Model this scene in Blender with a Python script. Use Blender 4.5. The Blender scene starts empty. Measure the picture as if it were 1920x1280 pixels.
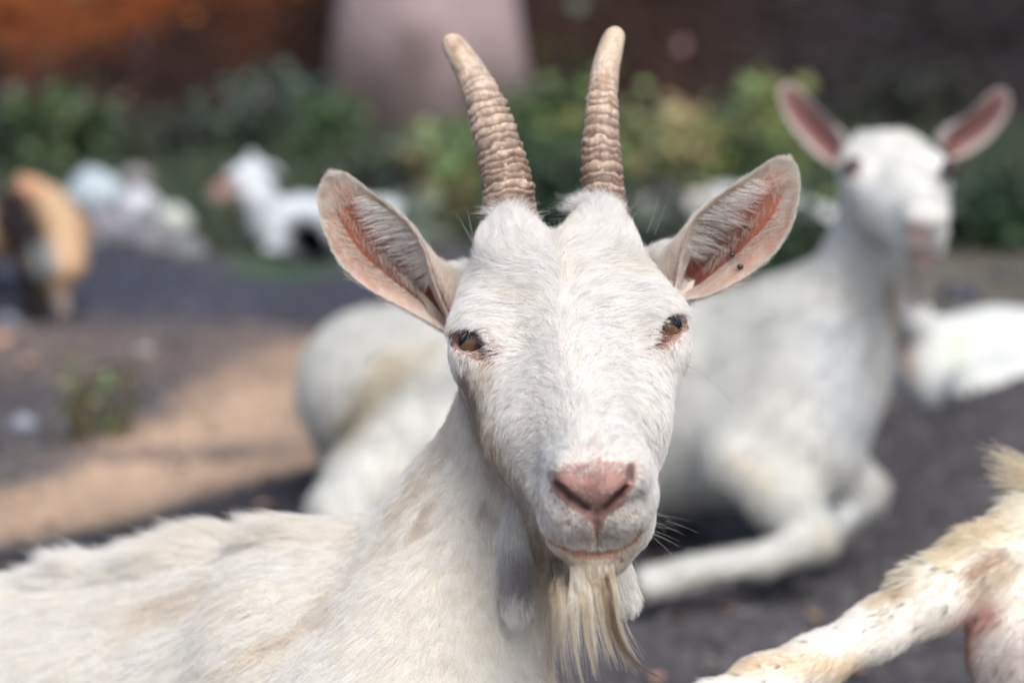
import bpy, math, random
import numpy as np
from mathutils import Vector, Matrix

rng = np.random.default_rng(7)
random.seed(7)
scene = bpy.context.scene

# ------------------------------------------------------------------ camera
CAM_H, PITCH, LENS, FOCUS = 0.83, 10.25, 85.0, 1.492
FPX = LENS / 36.0 * 1920.0
cam_data = bpy.data.cameras.new('camera')
cam = bpy.data.objects.new('camera', cam_data)
scene.collection.objects.link(cam)
cam.location = (0, 0, CAM_H)
cam.rotation_euler = (math.radians(90 - PITCH), 0, 0)
cam_data.lens = LENS
cam_data.sensor_width = 36
cam_data.clip_end = 400
cam_data.dof.use_dof = True
cam_data.dof.focus_distance = FOCUS
cam_data.dof.aperture_fstop = 4.0
scene.camera = cam

# ------------------------------------------------------------------ light
SUN_EL, SUN_AZ = 50.0, 163.0        # azimuth measured clockwise from +Y (view direction)
world = bpy.data.worlds.new('World')
scene.world = world
world.use_nodes = True
wn = world.node_tree
bg = wn.nodes['Background']
sky = wn.nodes.new('ShaderNodeTexSky')
sky.sky_type = 'NISHITA'
sky.sun_disc = False
sky.sun_elevation = math.radians(SUN_EL)
sky.sun_rotation = math.radians(SUN_AZ)
sky.air_density = 1.0
sky.dust_density = 4.0
wn.links.new(sky.outputs[0], bg.inputs[0])
bg.inputs[1].default_value = 0.12
sun_data = bpy.data.lights.new('sun', 'SUN')
sun = bpy.data.objects.new('sun', sun_data)
scene.collection.objects.link(sun)
sun_data.energy = 1.5
sun_data.angle = math.radians(22)
sun_data.color = (1.0, 0.98, 0.955)
az, el = math.radians(SUN_AZ), math.radians(SUN_EL)
sdir = Vector((math.sin(az) * math.cos(el), math.cos(az) * math.cos(el), math.sin(el)))
sun.rotation_euler = sdir.to_track_quat('Z', 'Y').to_euler()
sun.location = (0, 0, 20)
scene.view_settings.view_transform = 'Standard'
scene.view_settings.look = 'None'
scene.view_settings.exposure = 0.60
scene.view_settings.gamma = 1.0
scene.view_settings.use_curve_mapping = False
scene.cycles.use_denoising = True
scene.cycles.max_bounces = 10
scene.cycles.diffuse_bounces = 8
scene.cycles.transparent_max_bounces = 8
scene.cycles.sample_clamp_indirect = 6

# ------------------------------------------------------------------ spaces
pr = math.radians(PITCH)
RIGHT = np.array([1.0, 0, 0]); UP = np.array([0, math.sin(pr), math.cos(pr)]); FWD = np.array([0, math.cos(pr), -math.sin(pr)])
CAM = np.array([0, 0, CAM_H])

def P(px, py, d):
    """world point seen at photo pixel (px, py), d metres along the view axis"""
    return CAM + d * (FWD + (px - 960) / FPX * RIGHT + (640 - py) / FPX * UP)

def ground_at(px, py):
    r = FWD + (px - 960) / FPX * RIGHT + (640 - py) / FPX * UP
    return CAM - r * CAM_H / r[2]

S_O = P(1070, 575, 1.50)                 # sculpting space: camera aligned, millimetres
S_M = np.stack([RIGHT, UP, -FWD])        # rows
def w2s(p): return ((np.asarray(p) - S_O) @ S_M.T) * 1000
def s2w(p): return (np.asarray(p) / 1000) @ S_M + S_O
def PS(px, py, d): return w2s(P(px, py, d))
def s2px(s):
    """sculpt space -> photo pixel"""
    s = np.asarray(s, dtype=np.float64)
    o = (S_O - CAM) @ S_M.T * 1000
    q = s + o
    return np.stack([960 + q[..., 0] / -q[..., 2] * FPX, 640 - q[..., 1] / -q[..., 2] * FPX], -1)

# ------------------------------------------------------------------ implicit modelling
def v3(*a): return np.array(a, dtype=np.float32)

class Field:
    """signed distance field on a rectilinear grid, primitives blended into it one by one"""
    def __init__(self, xs, ys, zs, cap=45.0):
        self.ax = [np.asarray(a, dtype=np.float32) for a in (xs, ys, zs)]
        self.cap = cap
        self.F = np.full([len(a) for a in self.ax], cap, dtype=np.float32)
    def window(self, lo, hi):
        sl = []
        for a, l, h in zip(self.ax, lo, hi):
            i0 = int(np.searchsorted(a, l)); i1 = int(np.searchsorted(a, h))
            sl.append(slice(max(0, i0 - 1), min(len(a), i1 + 1)))
        if any(s.start >= s.stop for s in sl): return None, None
        g = np.meshgrid(*[a[s] for a, s in zip(self.ax, sl)], indexing='ij', sparse=True)
        return tuple(sl), g
    def blend(self, sl, d, k, sub=False):
        f = self.F[sl]
        if sub:
            d = -d
            h = np.clip(k - np.abs(f - d), 0, None) / k
            self.F[sl] = np.maximum(f, d) + h * h * k * 0.25
        else:
            h = np.clip(k - np.abs(f - d), 0, None) / k
            self.F[sl] = np.minimum(f, d) - h * h * k * 0.25
    def ell(self, c, r, k=10, R=None, sub=False, pad=None):
        c = np.asarray(c, float); r = np.asarray(r, float)
        ext = (np.abs(R) @ r) if R is not None else r
        m = (pad if pad is not None else (k + 2 if sub else 40))
        sl, g = self.window(c - ext - m, c + ext + m)
        if sl is None: return
        q = [g[i] - np.float32(c[i]) for i in range(3)]
        if R is not None:
            Rt = R.T
            q = [q[0] * np.float32(Rt[i, 0]) + q[1] * np.float32(Rt[i, 1]) + q[2] * np.float32(Rt[i, 2]) for i in range(3)]
        k0 = np.sqrt(sum((q[i] / np.float32(r[i])) ** 2 for i in range(3)))
        k1 = np.sqrt(sum((q[i] / np.float32(r[i] ** 2)) ** 2 for i in range(3))) + 1e-6
        self.blend(sl, k0 * (k0 - 1) / k1, k, sub)
    def cone(self, a, b, ra, rb, k=10, sub=False, pad=None):
        a = np.asarray(a, float); b = np.asarray(b, float)
        rm = max(ra, rb); m = (pad if pad is not None else (k + 2 if sub else 40))
        sl, g = self.window(np.minimum(a, b) - rm - m, np.maximum(a, b) + rm + m)
        if sl is None: return
        ab = b - a; L2 = float(ab @ ab)
        q = [g[i] - np.float32(a[i]) for i in range(3)]
        t = np.clip((q[0] * np.float32(ab[0]) + q[1] * np.float32(ab[1]) + q[2] * np.float32(ab[2])) / np.float32(L2), 0, 1)
        d = np.sqrt(sum((q[i] - t * np.float32(ab[i])) ** 2 for i in range(3))) - (np.float32(ra) + t * np.float32(rb - ra))
        self.blend(sl, d, k, sub)
    def tube(self, pts, radii, k=10, sub=False):
        for i in range(len(pts) - 1):
            self.cone(pts[i], pts[i + 1], radii[i], radii[i + 1], k, sub)
    def sample(self, p):
        p = np.asarray(p, dtype=np.float32)
        ii, tt = [], []
        for d in range(3):
            a = self.ax[d]
            i = np.clip(np.searchsorted(a, p[:, d]) - 1, 0, len(a) - 2)
            t = np.clip((p[:, d] - a[i]) / (a[i + 1] - a[i]), 0, 1)
            ii.append(i); tt.append(t)
        F = self.F; i, j, k = ii; u, v, w = tt
        out = 0
        for a in (0, 1):
            for b in (0, 1):
                for c in (0, 1):
                    out = out + F[i + a, j + b, k + c] * (u if a else 1 - u) * (v if b else 1 - v) * (w if c else 1 - w)
        return out
    def grad(self, p, h=2.0):
        g = np.zeros_like(p, dtype=np.float32)
        for d in range(3):
            e = np.zeros(3, np.float32); e[d] = h
            g[:, d] = self.sample(p + e) - self.sample(p - e)
        return g / (np.linalg.norm(g, axis=1, keepdims=True) + 1e-9)
    def mesh(self):
        F = self.F; ins = F < 0
        c8 = [ins[a:F.shape[0] - 1 + a, b:F.shape[1] - 1 + b, c:F.shape[2] - 1 + c] for a in (0, 1) for b in (0, 1) for c in (0, 1)]
        s = np.zeros(c8[0].shape, np.int8)
        for c in c8: s += c
        act = np.argwhere((s > 0) & (s < 8))
        vid = np.full(s.shape, -1, np.int32)
        vid[act[:, 0], act[:, 1], act[:, 2]] = np.arange(len(act))
        i, j, k = act.T
        pos = np.zeros((len(act), 3), np.float32); cnt = np.zeros(len(act), np.float32)
        cs = [(a, b, c) for a in (0, 1) for b in (0, 1) for c in (0, 1)]
        val = {c: F[i + c[0], j + c[1], k + c[2]] for c in cs}
        X = [{0: self.ax[d][act[:, d]], 1: self.ax[d][act[:, d] + 1]} for d in range(3)]
        for c in cs:
            for d in range(3):
                if c[d]: continue
                e = list(c); e[d] = 1; e = tuple(e)
                f0, f1 = val[c], val[e]
                m = (f0 < 0) != (f1 < 0)
                t = np.where(m, f0 / np.where(m, f0 - f1, 1), 0)
                for q in range(3):
                    base = X[q][c[q]]
                    v = base + (t * (X[q][1] - X[q][0]) if q == d else 0)
                    pos[:, q] += np.where(m, v, 0)
                cnt += m
        pos /= cnt[:, None]
        quads = []
        for d in range(3):
            u, w = (d + 1) % 3, (d + 2) % 3
            a = [slice(None)] * 3; b = [slice(None)] * 3
            a[d] = slice(0, -1); b[d] = slice(1, None)
            e = np.argwhere(ins[tuple(a)] != ins[tuple(b)])
            ok = (e[:, u] > 0) & (e[:, w] > 0) & (e[:, u] < s.shape[u]) & (e[:, w] < s.shape[w]) 
            e = e[ok]
            q = []
            for du, dw in ((-1, -1), (0, -1), (0, 0), (-1, 0)):
                c = e.copy(); c[:, u] += du; c[:, w] += dw
                q.append(vid[c[:, 0], c[:, 1], c[:, 2]])
            q = np.stack(q, 1)
            fl = ~ins[e[:, 0], e[:, 1], e[:, 2]]
            q[fl] = q[fl][:, ::-1]
            quads.append(q)
        quads = np.concatenate(quads)
        quads = quads[(quads >= 0).all(1)]
        # two projection steps on to the zero level
        for _ in range(2):
            f = self.sample(pos); g = self.grad(pos, 1.0)
            pos = pos - g * np.clip(f, -1.5, 1.5)[:, None] * 0.8
        return pos, quads

def axis(segs):
    """segs: list of (start, end, step) -> one increasing axis"""
    out = []
    for a, b, st in segs:
        n = max(1, int(round((b - a) / st)))
        out += list(np.linspace(a, b, n, endpoint=False))
    out.append(segs[-1][1])
    return np.array(out)

def new_mesh(name, verts, faces, parent=None, mats=(), smooth=True):
    me = bpy.data.meshes.new(name)
    verts = np.ascontiguousarray(verts, dtype=np.float32)
    faces = np.asarray(faces)
    if faces.dtype != object and faces.ndim == 2:
        nf, k = faces.shape
        me.vertices.add(len(verts)); me.vertices.foreach_set('co', verts.ravel())
        me.loops.add(nf * k); me.loops.foreach_set('vertex_index', np.ascontiguousarray(faces, dtype=np.int32).ravel())
        me.polygons.add(nf); me.polygons.foreach_set('loop_start', np.arange(0, nf * k, k, dtype=np.int32))
        me.update(calc_edges=True); me.validate()
    else:
        me.from_pydata(verts.tolist(), [], [list(f) for f in faces])
    if smooth: me.polygons.foreach_set('use_smooth', np.ones(len(me.polygons), bool))
    for m in mats: me.materials.append(m)
    ob = bpy.data.objects.new(name, me)
    scene.collection.objects.link(ob)
    if parent is not None: ob.parent = parent
    return ob

def tag(o, label=None, cat=None, group=None, kind=None):
    if label: o['label'] = label
    if cat: o['category'] = cat
    if group: o['group'] = group
    if kind: o['kind'] = kind
    return o

def empty(name, loc):
    o = bpy.data.objects.new(name, None)
    o.location = loc
    o.empty_display_size = 0.1
    scene.collection.objects.link(o)
    return o

def keep(o, parent):
    """parent an object whose mesh is in world coordinates"""
    o.parent = parent
    # empties stand at the base of their thing; meshes below them carry world coordinates
    o.matrix_parent_inverse = Matrix.Translation(parent.location).inverted() if parent.type == 'EMPTY' else Matrix.Identity(4)
    return o

def point_color(ob, name, col):
    a = ob.data.attributes.new(name, 'FLOAT_COLOR', 'POINT')
    c = np.ones((len(col), 4), np.float32); c[:, :3] = col
    a.data.foreach_set('color', c.ravel())

# ------------------------------------------------------------------ main goat: head frame
ALPHA, ROLL, YAW = 57.0, 4.8, -3.3
def rotm(axis, deg): return np.array(Matrix.Rotation(math.radians(deg), 3, axis))
H_R = rotm('Z', ROLL) @ rotm('Y', -YAW) @ rotm('X', -(ALPHA))   # columns: local axes in S
def H(x, y, z): return H_R @ np.array([x, y, z], float)          # head-local mm -> S mm
def toH(s): return np.asarray(s) @ H_R
FINE = 1.25
fld = Field(axis([(-900, -420, 12), (-420, -130, 6), (-130, 120, FINE), (120, 180, 5)]),
            axis([(-720, -420, 12), (-420, -215, 5), (-215, 105, FINE), (105, 150, 4)]),
            axis([(-760, -420, 12), (-420, -110, 5), (-110, 150, FINE), (150, 190, 3)]))
# skull and face (head-local millimetres: x to the viewer's right, y towards the poll, z out of the forehead)
def head_prims(F, fr, R, k=1.0, horns=True, jx=0.0):
    def hell(c, r, kk=10): F.ell(fr(*c), np.array(r, float) * k, kk * k, R)
    def hcone(a, b, ra, rb, kk=10): F.cone(fr(*a), fr(*b), ra * k, rb * k, kk * k)
    hell((0, 48, -52), (57, 62, 56))
    hell((0, 58, -44), (48, 56, 50), 14)
    hell((0, 22, -36), (68, 42, 36), 16)
    hcone((0, 40, -30), (0, -134, -22), 34, 17, 20)            # nasal bridge
    hell((0, -50, -40), (42.5, 75, 38), 14)
    hell((0, -130, -42), (31, 28, 33), 18)                      # muzzle end
    for s in (-1, 1):
        if horns:
            hcone((s * 27, 70, -22), (s * 29, 112, -22), 27, 19, 14)
            hell((s * 29, 84, -2), (19, 26, 13), 14)   # horn pedicels
        else: hcone((s * 26, 72, -22), (s * 27, 104, -20), 22, 12, 8)
        hcone((s * 39, 74, -34), (s * 54, 25, -33), 21, 20, 16)    # temple
        hell((s * 53, 2, -27), (17, 24, 21), 18)                # orbit
        hcone((s * 46, -2, -42), (s * 33, -70, -44), 20, 13, 22)   # crest below the eye
        hcone((s * 34 + jx, 30, -78), (s * 25 + jx, -46, -68), 30, 23, 22)  # cheek
        hcone((s * 26 + jx, -48, -66), (s * 14, -126, -66), 24, 15, 18)  # jaw branch
        hell((s * 13, -143, -46), (17, 17, 18), 12)              # upper lip pads
        hell((s * 19, -148, -20), (9, 13, 12), 10)              # nostril wings
    hell((0, -124, -78), (30, 26, 18), 16)                      # chin
    hell((0, -136, -89), (15, 15, 9), 10)
    hell((0, -157, -20), (17, 10, 15), 8)                       # nose pad
head_prims(fld, H, H_R, jx=-3.5)
fld.ell(PS(858, 560, 1.63), (20, 22, 20), 26)              # ear roots
fld.ell(PS(1252, 520, 1.63), (18, 22, 22), 20)
FH = fld.F.copy()                                           # head alone, used to part face fur from neck fur
# neck, withers, barrel, folded legs
def pcone(p, q, ra, rb, k=30): fld.cone(PS(*p), PS(*q), ra, rb, k)
pcone((1062, 660, 1.60), (1000, 800, 1.61), 44, 45, 24)
pcone((1000, 800, 1.61), (905, 1000, 1.63), 45, 56, 24)
pcone((905, 1000, 1.63), (820, 1210, 1.62), 56, 66)
pcone((1085, 900, 1.57), (960, 1030, 1.60), 30, 40, 24)
pcone((1060, 960, 1.56), (1095, 1040, 1.55), 22, 20, 16)
pcone((820, 1210, 1.62), (770, 1480, 1.60), 66, 95)
pcone((880, 1055, 1.66), (600, 1165, 1.75), 54, 58, 36)
pcone((620, 1180, 1.72), (440, 1158, 1.80), 58, 48, 36)
pcone((600, 1300, 1.70), (480, 1480, 1.78), 95, 120, 40)
pcone((480, 1445, 1.82), (-20, 1520, 1.96), 150, 158, 40)
pcone((-20, 1520, 1.96), (-640, 1510, 2.14), 158, 150, 40)
pcone((770, 1480, 1.60), (560, 1560, 1.74), 95, 130, 40)
pcone((430, 1172, 1.80), (-200, 1262, 2.0), 46, 44, 40)
pcone((-560, 1380, 2.10), (-700, 1560, 2.0), 120, 90, 40)
pcone((-700, 1640, 2.0), (-420, 1720, 1.92), 60, 40, 20)
pcone((640, 1560, 1.62), (760, 1790, 1.52), 60, 34, 20)
pcone((760, 1800, 1.52), (520, 1830, 1.58), 30, 20, 12)
# eye sockets, nostrils, mouth
def surf(px, py, d0=1.25, d1=1.9):
    """sculpting-space point where the view ray through a photo pixel first meets the skin"""
    d = np.linspace(d0, d1, 900)
    p = np.stack([PS(px, py, t) for t in (d0, d1)])
    q = p[0] + (p[1] - p[0]) * ((d - d0) / (d1 - d0))[:, None]
    f = fld.sample(q)
    i = int(np.argmax(f < 0)) if (f < 0).any() else int(np.argmin(f))
    return q[i]
VIEW = lambda p: (p + (S_O - CAM) @ S_M.T * 1000) / np.linalg.norm(p + (S_O - CAM) @ S_M.T * 1000)
def groove(pts, r, depth=0.0, k=3):
    q = [surf(*p) for p in pts]
    q = [p + VIEW(p) * depth for p in q]
    for i in range(len(q) - 1):
        fld.cone(q[i], q[i + 1], r[i], r[i + 1], k, sub=True)
print('DBG eye', s2px(H(-56, 3, -26)), s2px(H(56, 3, -26)))
groove([(1006, 985), (1022, 1003), (1040, 1016), (1060, 1027), (1085, 1034), (1115, 1037), (1145, 1033), (1170, 1022), (1190, 1007), (1205, 990)],
       [1.0, 1.4, 1.8, 2.0, 2.0, 2.0, 2.0, 1.8, 1.4, 1.0], 0.8)
NOS_L = [(1038, 892), (1044, 906), (1056, 919), (1076, 935), (1100, 951)]
NOS_R = [(1184, 878), (1181, 894), (1172, 912), (1155, 931), (1134, 951)]
groove(NOS_L[1:], [1.6, 3.6, 3.5, 1.3], 2.2)
groove(NOS_R[2:], [1.4, 3.3, 1.2], 2.2)
groove([(1182, 876), (1180, 897)], [1.6, 1.6], 1.4)
groove([(1117, 960), (1119, 985), (1120, 1030)], [1.0, 1.2, 1.0], 0.3)

# eyelid openings, cut where the balls sit
EYE_C = [H(-56, 5, -24), H(56, 5, -24)]
EYE_R = 14.2
LIDS = [[(857, 630), (868, 636), (882, 640), (897, 647), (908, 658), (916, 666)],
        [(1279, 598), (1272, 604), (1261, 610), (1249, 622), (1236, 636), (1226, 647)]]
for pts in LIDS:
    groove(pts, [4.8, 7.2, 7.4, 5.4, 2.2, 1.0], 1.2, 2.5)
pos, quads = fld.mesh()
GO = P(300, 1400, 1.85); GO[2] = 0
goat = tag(empty('goat', Vector(GO)), 'sharp white horned goat with a long beard facing the camera', 'goat', 'white goats resting on the ground')
print('body verts', len(pos))
# ------------------------------------------------------------------ noise
class Noise3:
    def __init__(self, seed):
        r = np.random.default_rng(seed); self.t = r.random((32, 32, 32)).astype(np.float32)
    def __call__(self, p):
        p = np.asarray(p); i = np.floor(p).astype(int); f = p - i; f = f * f * (3 - 2 * f)
        o = 0
        for a in (0, 1):
            for b in (0, 1):
                for c in (0, 1):
                    o = o + self.t[(i[..., 0] + a) % 32, (i[..., 1] + b) % 32, (i[..., 2] + c) % 32] * \
                        (f[..., 0] if a else 1 - f[..., 0]) * (f[..., 1] if b else 1 - f[..., 1]) * (f[..., 2] if c else 1 - f[..., 2])
        return o * 2 - 1
nz = [Noise3(i) for i in range(6)]
def fbm(p, n=4, k=0):
    o = 0; a = 1; s = 0
    for i in range(n):
        o = o + a * nz[(i + k) % 6](np.asarray(p) * 2 ** i + 7.3 * i); s += a; a *= .5
    return o / s
def smooth(a, b, x): t = np.clip((x - a) / (b - a), 0, 1); return t * t * (3 - 2 * t)
def resample(pts, n):
    pts = np.asarray(pts, float)
    d = np.r_[0, np.cumsum(np.linalg.norm(np.diff(pts, axis=0), axis=1))]; d /= d[-1]
    t = np.linspace(0, 1, n)
    lin = np.stack([np.interp(t, d, pts[:, i]) for i in range(pts.shape[1])], 1)
    for _ in range(max(1, n // 14)):
        lin[1:-1] = (lin[:-2] + 2 * lin[1:-1] + lin[2:]) / 4
    return lin

# ------------------------------------------------------------------ horns
def mat_new(name, base=(.5, .5, .5), rough=.6, attr=None, bump=None, sss=0, spec=None):
    m = bpy.data.materials.new(name); m.use_nodes = True
    nt = m.node_tree; b = nt.nodes['Principled BSDF']
    b.inputs['Base Color'].default_value = (*base, 1); b.inputs['Roughness'].default_value = rough
    if spec is not None: b.inputs['Specular IOR Level'].default_value = spec
    if attr:
        a = nt.nodes.new('ShaderNodeAttribute'); a.attribute_name = attr
        nt.links.new(a.outputs['Color'], b.inputs['Base Color'])
    if sss:
        b.inputs['Subsurface Weight'].default_value = sss
        b.inputs['Subsurface Radius'].default_value = (.004, .0015, .0008)
        b.inputs['Subsurface Scale'].default_value = 1.0
    if bump:
        tc = nt.nodes.new('ShaderNodeTexCoord')
        n = nt.nodes.new('ShaderNodeTexNoise'); n.inputs['Scale'].default_value = bump[0]; n.inputs['Detail'].default_value = 6
        bp = nt.nodes.new('ShaderNodeBump'); bp.inputs['Strength'].default_value = bump[1]; bp.inputs['Distance'].default_value = bump[2]
        nt.links.new(tc.outputs['Object'], n.inputs['Vector'])
        nt.links.new(n.outputs['Fac'], bp.inputs['Height']); nt.links.new(bp.outputs['Normal'], b.inputs['Normal'])
    return m
mat_horn = mat_new('horn', rough=.5, attr='col', bump=(900, .35, .0006), spec=.35)

def horn(stations, side, seed):
    """stations: (px, py, depth, width px)"""
    st = resample(stations, 300)
    n, m = len(st), 72
    c = np.array([PS(a, b, d) for a, b, d, w in st])
    r = st[:, 3] / 2 * st[:, 2] / FPX * 1000 * .955
    T = np.gradient(c, axis=0); T /= np.linalg.norm(T, axis=1)[:, None]
    front = np.array([0, -.3, 1.0])
    A = front - (T @ front)[:, None] * T; A /= np.linalg.norm(A, axis=1)[:, None]    # towards the viewer
    B = np.cross(T, A)                                                              # sideways
    if B[0, 0] * side < 0: B = -B                                                    # B points to the midline side
    L = np.r_[0, np.cumsum(np.linalg.norm(np.diff(c, axis=0), axis=1))]; Lt = L[-1]
    th = np.linspace(0, 2 * np.pi, m, endpoint=False)
    R2 = np.random.default_rng(seed)
    # ridge positions, closer together near the base
    pos_ = [4.0]
    while pos_[-1] < Lt * .82: pos_.append(pos_[-1] + 5.7 + R2.uniform(-1.9, 2.2) + .6 * pos_[-1] / Lt)
    pos_ = np.array(pos_); amp_ = R2.uniform(.35, 1.3, len(pos_))
    ll, tt = np.meshgrid(L, th, indexing='ij')
    uvw = np.stack([np.cos(tt) * 1.5 + seed * 5, np.sin(tt) * 1.5, ll / 8], -1)
    warp = 3.6 * fbm(uvw, 3) + 1.7 * fbm(np.stack([np.cos(tt) * 3.2 + seed, np.sin(tt) * 3.2, ll / 5], -1), 2, 5) + 2.6 * np.cos(tt + .3) - .5 * np.cos(2 * tt + .6)           # rings dip towards the front
    ph = ll + warp
    ridge = np.zeros_like(ph); 
    idx = np.clip(np.searchsorted(pos_, ph), 1, len(pos_) - 1)
    lo, hi = pos_[idx - 1], pos_[idx]
    f = np.clip((ph - lo) / (hi - lo), 0, 1)
    saw = np.where(f < .72, f / .72, (1 - f) / .28)                                   # slow rise, sharp lip
    saw = saw ** 1.3 * amp_[idx]
    fade = (1 - smooth(Lt * .60, Lt * .80, ph)) * smooth(0, 5, ll)
    side_w = (.22 + 1.0 * np.clip(np.sin(tt + .35), 0, 1) + .15 * np.clip(np.cos(tt), 0, 1)) * (.75 + .9 * np.clip(fbm(uvw * np.array([1.2, 1.2, .8]) + 11, 2, 2) + .2, -.3, 1))
    fine = fbm(np.stack([np.cos(tt) * 9, np.sin(tt) * 9, ll / 2.2], -1) + seed, 3, 2)
    streak = fbm(np.stack([np.cos(tt) * 14, np.sin(tt) * 14, ll / 14], -1) + seed, 3, 1)
    rr = r[:, None] * (1 + .03 * fbm(uvw * .7, 2, 3)) + (saw - .4) * fade * side_w * 1.75 + .5 * fine * (1 - .6 * smooth(Lt * .6, Lt * .9, ll))
    crack = np.exp(-((ph - pos_[3]) / .5) ** 2)
    rr -= crack * .9
    tipf = np.clip((Lt - L) / (r[-1] * 1.25), 0, 1)
    rr *= np.sqrt(1 - (1 - tipf) ** 2)[:, None] * .985 + .015
    V = c[:, None] + A[:, None] * (np.cos(tt) * rr * 1.12)[..., None] + B[:, None] * (np.sin(tt) * rr)[..., None]
    base = np.array([.235, .155, .115]); light = np.array([.60, .48, .38]); dark = np.array([.06, .036, .027]); cream = np.array([.62, .50, .37])
    tl = (ll / Lt)[..., None]
    col = base + (light - base) * smooth(.10, .95, tl) * .9
    col = col + (light * 1.08 - col) * (np.clip(saw - .35, 0, 1) * fade * .85)[..., None]
    col = col + (dark - col) * (np.clip(.42 - saw, 0, .42) / .42 * fade * (.72 + .3 * fine))[..., None]
    col = col * (1 + .50 * fine[..., None] + .34 * streak[..., None] + .3 * fbm(uvw * 1.4 + 3, 3, 1)[..., None])
    col = col + (cream - col) * smooth(.72, .97, tl) * .8
    fleck = smooth(.42, .62, fbm(np.stack([np.cos(tt) * 7, np.sin(tt) * 7, ll / 3.0], -1) + 20 + seed, 3, 3))[..., None] * .6
    col = col * (1 - fleck) + np.array([.72, .62, .50]) * fleck
    patch = np.clip(fbm(np.stack([np.cos(tt) * 1.4 + 3 * seed, np.sin(tt) * 1.4, ll / 20], -1), 3, 4) * 2.4 - .1, 0, 1) * smooth(.35, .6, ll / Lt) * (1 - smooth(.9, 1, ll / Lt))
    col = col + (np.array([.28, .16, .075]) - col) * (patch * .65)[..., None]
    col = col + (dark * .6 - col) * crack[..., None] * .8
    col = np.clip(col, .02, .9)
    faces = []
    i = np.arange(n - 1)[:, None] * m; j = np.arange(m)[None]; j2 = (np.arange(m)[None] + 1) % m
    q = np.stack([i + j, i + j2, i + m + j2, i + m + j], -1).reshape(-1, 4)
    if side < 0: q = q[:, ::-1]
    o = keep(new_mesh('horn', s2w(V.reshape(-1, 3)), q, None, [mat_horn]), goat)
    point_color(o, 'col', col.reshape(-1, 3))
    return o
horn([(966, 470, 1.585, 96), (962, 430, 1.594, 104), (956, 388, 1.600, 104), (950, 340, 1.606, 100), (939, 290, 1.612, 92), (922, 235, 1.620, 84), (903, 180, 1.630, 73), (880, 130, 1.642, 60), (858, 96, 1.654, 50), (842, 72, 1.664, 44)], 1, 3)
horn([(1130, 466, 1.585, 80), (1133, 424, 1.594, 86), (1133, 378, 1.600, 88), (1129, 330, 1.606, 83), (1127, 280, 1.612, 77), (1127, 230, 1.620, 70), (1129, 180, 1.630, 61), (1135, 130, 1.642, 55), (1146, 86, 1.654, 48), (1156, 56, 1.664, 38)], -1, 5)

# ------------------------------------------------------------------ ears (joined into the body mesh further down)
EAR_N, EAR_M = 46, 25
def ear(upper, lower, d_root, d_tip, over, conch, seed):
    U = resample(upper, EAR_N); Lo = resample(lower, EAR_N)
    u = np.linspace(0, 1, EAR_N)                      # 0 tip, 1 root
    dep = d_tip + (d_root - d_tip) * u
    pu = np.array([PS(x, y, d - .006 * math.sin(math.pi * min(1, t * 1.1))) for (x, y), d, t in zip(U, dep, u)])
    pl = np.array([PS(x, y, d + .004 * math.sin(math.pi * t)) for (x, y), d, t in zip(Lo, dep, u)])
    e = pu - pl; el = np.linalg.norm(e, axis=1) + 1e-6; en = e / el[:, None]
    ax = np.gradient((pu + pl) / 2, axis=0); ax /= np.linalg.norm(ax, axis=1)[:, None]
    bk = np.cross(en, ax); bk /= np.linalg.norm(bk, axis=1)[:, None] + 1e-9
    bk *= np.where(bk[:, 2:3] > 0, -1, 1)
    bk = bk * .5 + np.array([0, 0, -1]) * .5
    for _ in range(4): bk[1:-1] = (bk[:-2] + bk[1:-1] + bk[2:]) / 3
    bk /= np.linalg.norm(bk, axis=1)[:, None]
    s = np.linspace(0, 1, EAR_M)
    bowl = conch * smooth(0, .75, u) * 1.0
    prof = np.sin(np.pi * s) ** .75
    ribs = 1.3 * np.sin(s * 17) * np.sin(np.pi * s)            # cartilage folds run along the ear
    front = pl[:, None] + e[:, None] * s[None, :, None] + bk[:, None] * (bowl[:, None] * prof[None] + ribs[None] * smooth(.08, .4, u)[:, None] * (1 - smooth(.75, 1, u))[:, None])[..., None]
    thick = 2.2 + 2.5 * smooth(.3, 1, u)
    ov = over * smooth(.45, 1, u)
    back = pl[:, None] + e[:, None] * s[None, :, None] + bk[:, None] * ((bowl * 1.05 + thick)[:, None] * np.sin(np.pi * s)[None] ** .55)[..., None] \
        + en[:, None] * (ov[:, None] * (np.sin(np.pi * np.clip(s, 0, 1)) ** .6 * s)[None])[..., None]
    n, m = EAR_N, EAR_M
    V = np.concatenate([front.reshape(-1, 3), back[:, 1:-1].reshape(-1, 3)])
    F = []
    fi = lambda i, j: i * m + j
    def bi(i, j):
        if j == 0 or j == m - 1: return fi(i, j)
        return n * m + i * (m - 2) + j - 1
    for i in range(n - 1):
        for j in range(m - 1):
            F.append((fi(i, j), fi(i, j + 1), fi(i + 1, j + 1), fi(i + 1, j)))
            F.append((bi(i, j), bi(i + 1, j), bi(i + 1, j + 1), bi(i, j + 1)))
    F = np.array(F)
    # orientation: make the front sheet face the viewer
    a, b, c_ = V[F[0::2, 0]], V[F[0::2, 1]], V[F[0::2, 2]]
    if np.cross(b - a, c_ - a)[:, 2].sum() < 0: F = F[:, ::-1]
    return dict(V=V, F=F, front=front, back=back, en=en, ax=-ax, bk=bk, u=u, s=s)
ear_l = ear([(628, 334), (642, 331), (665, 345), (700, 368), (735, 390), (765, 415), (786, 440), (802, 475), (812, 515), (828, 560), (850, 604)],
            [(617, 338), (608, 350), (604, 372), (607, 405), (616, 440), (630, 478), (648, 508), (675, 532), (712, 556), (755, 578), (800, 602), (850, 634)],
            1.592, 1.565, 40, 22, 1)
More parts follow.
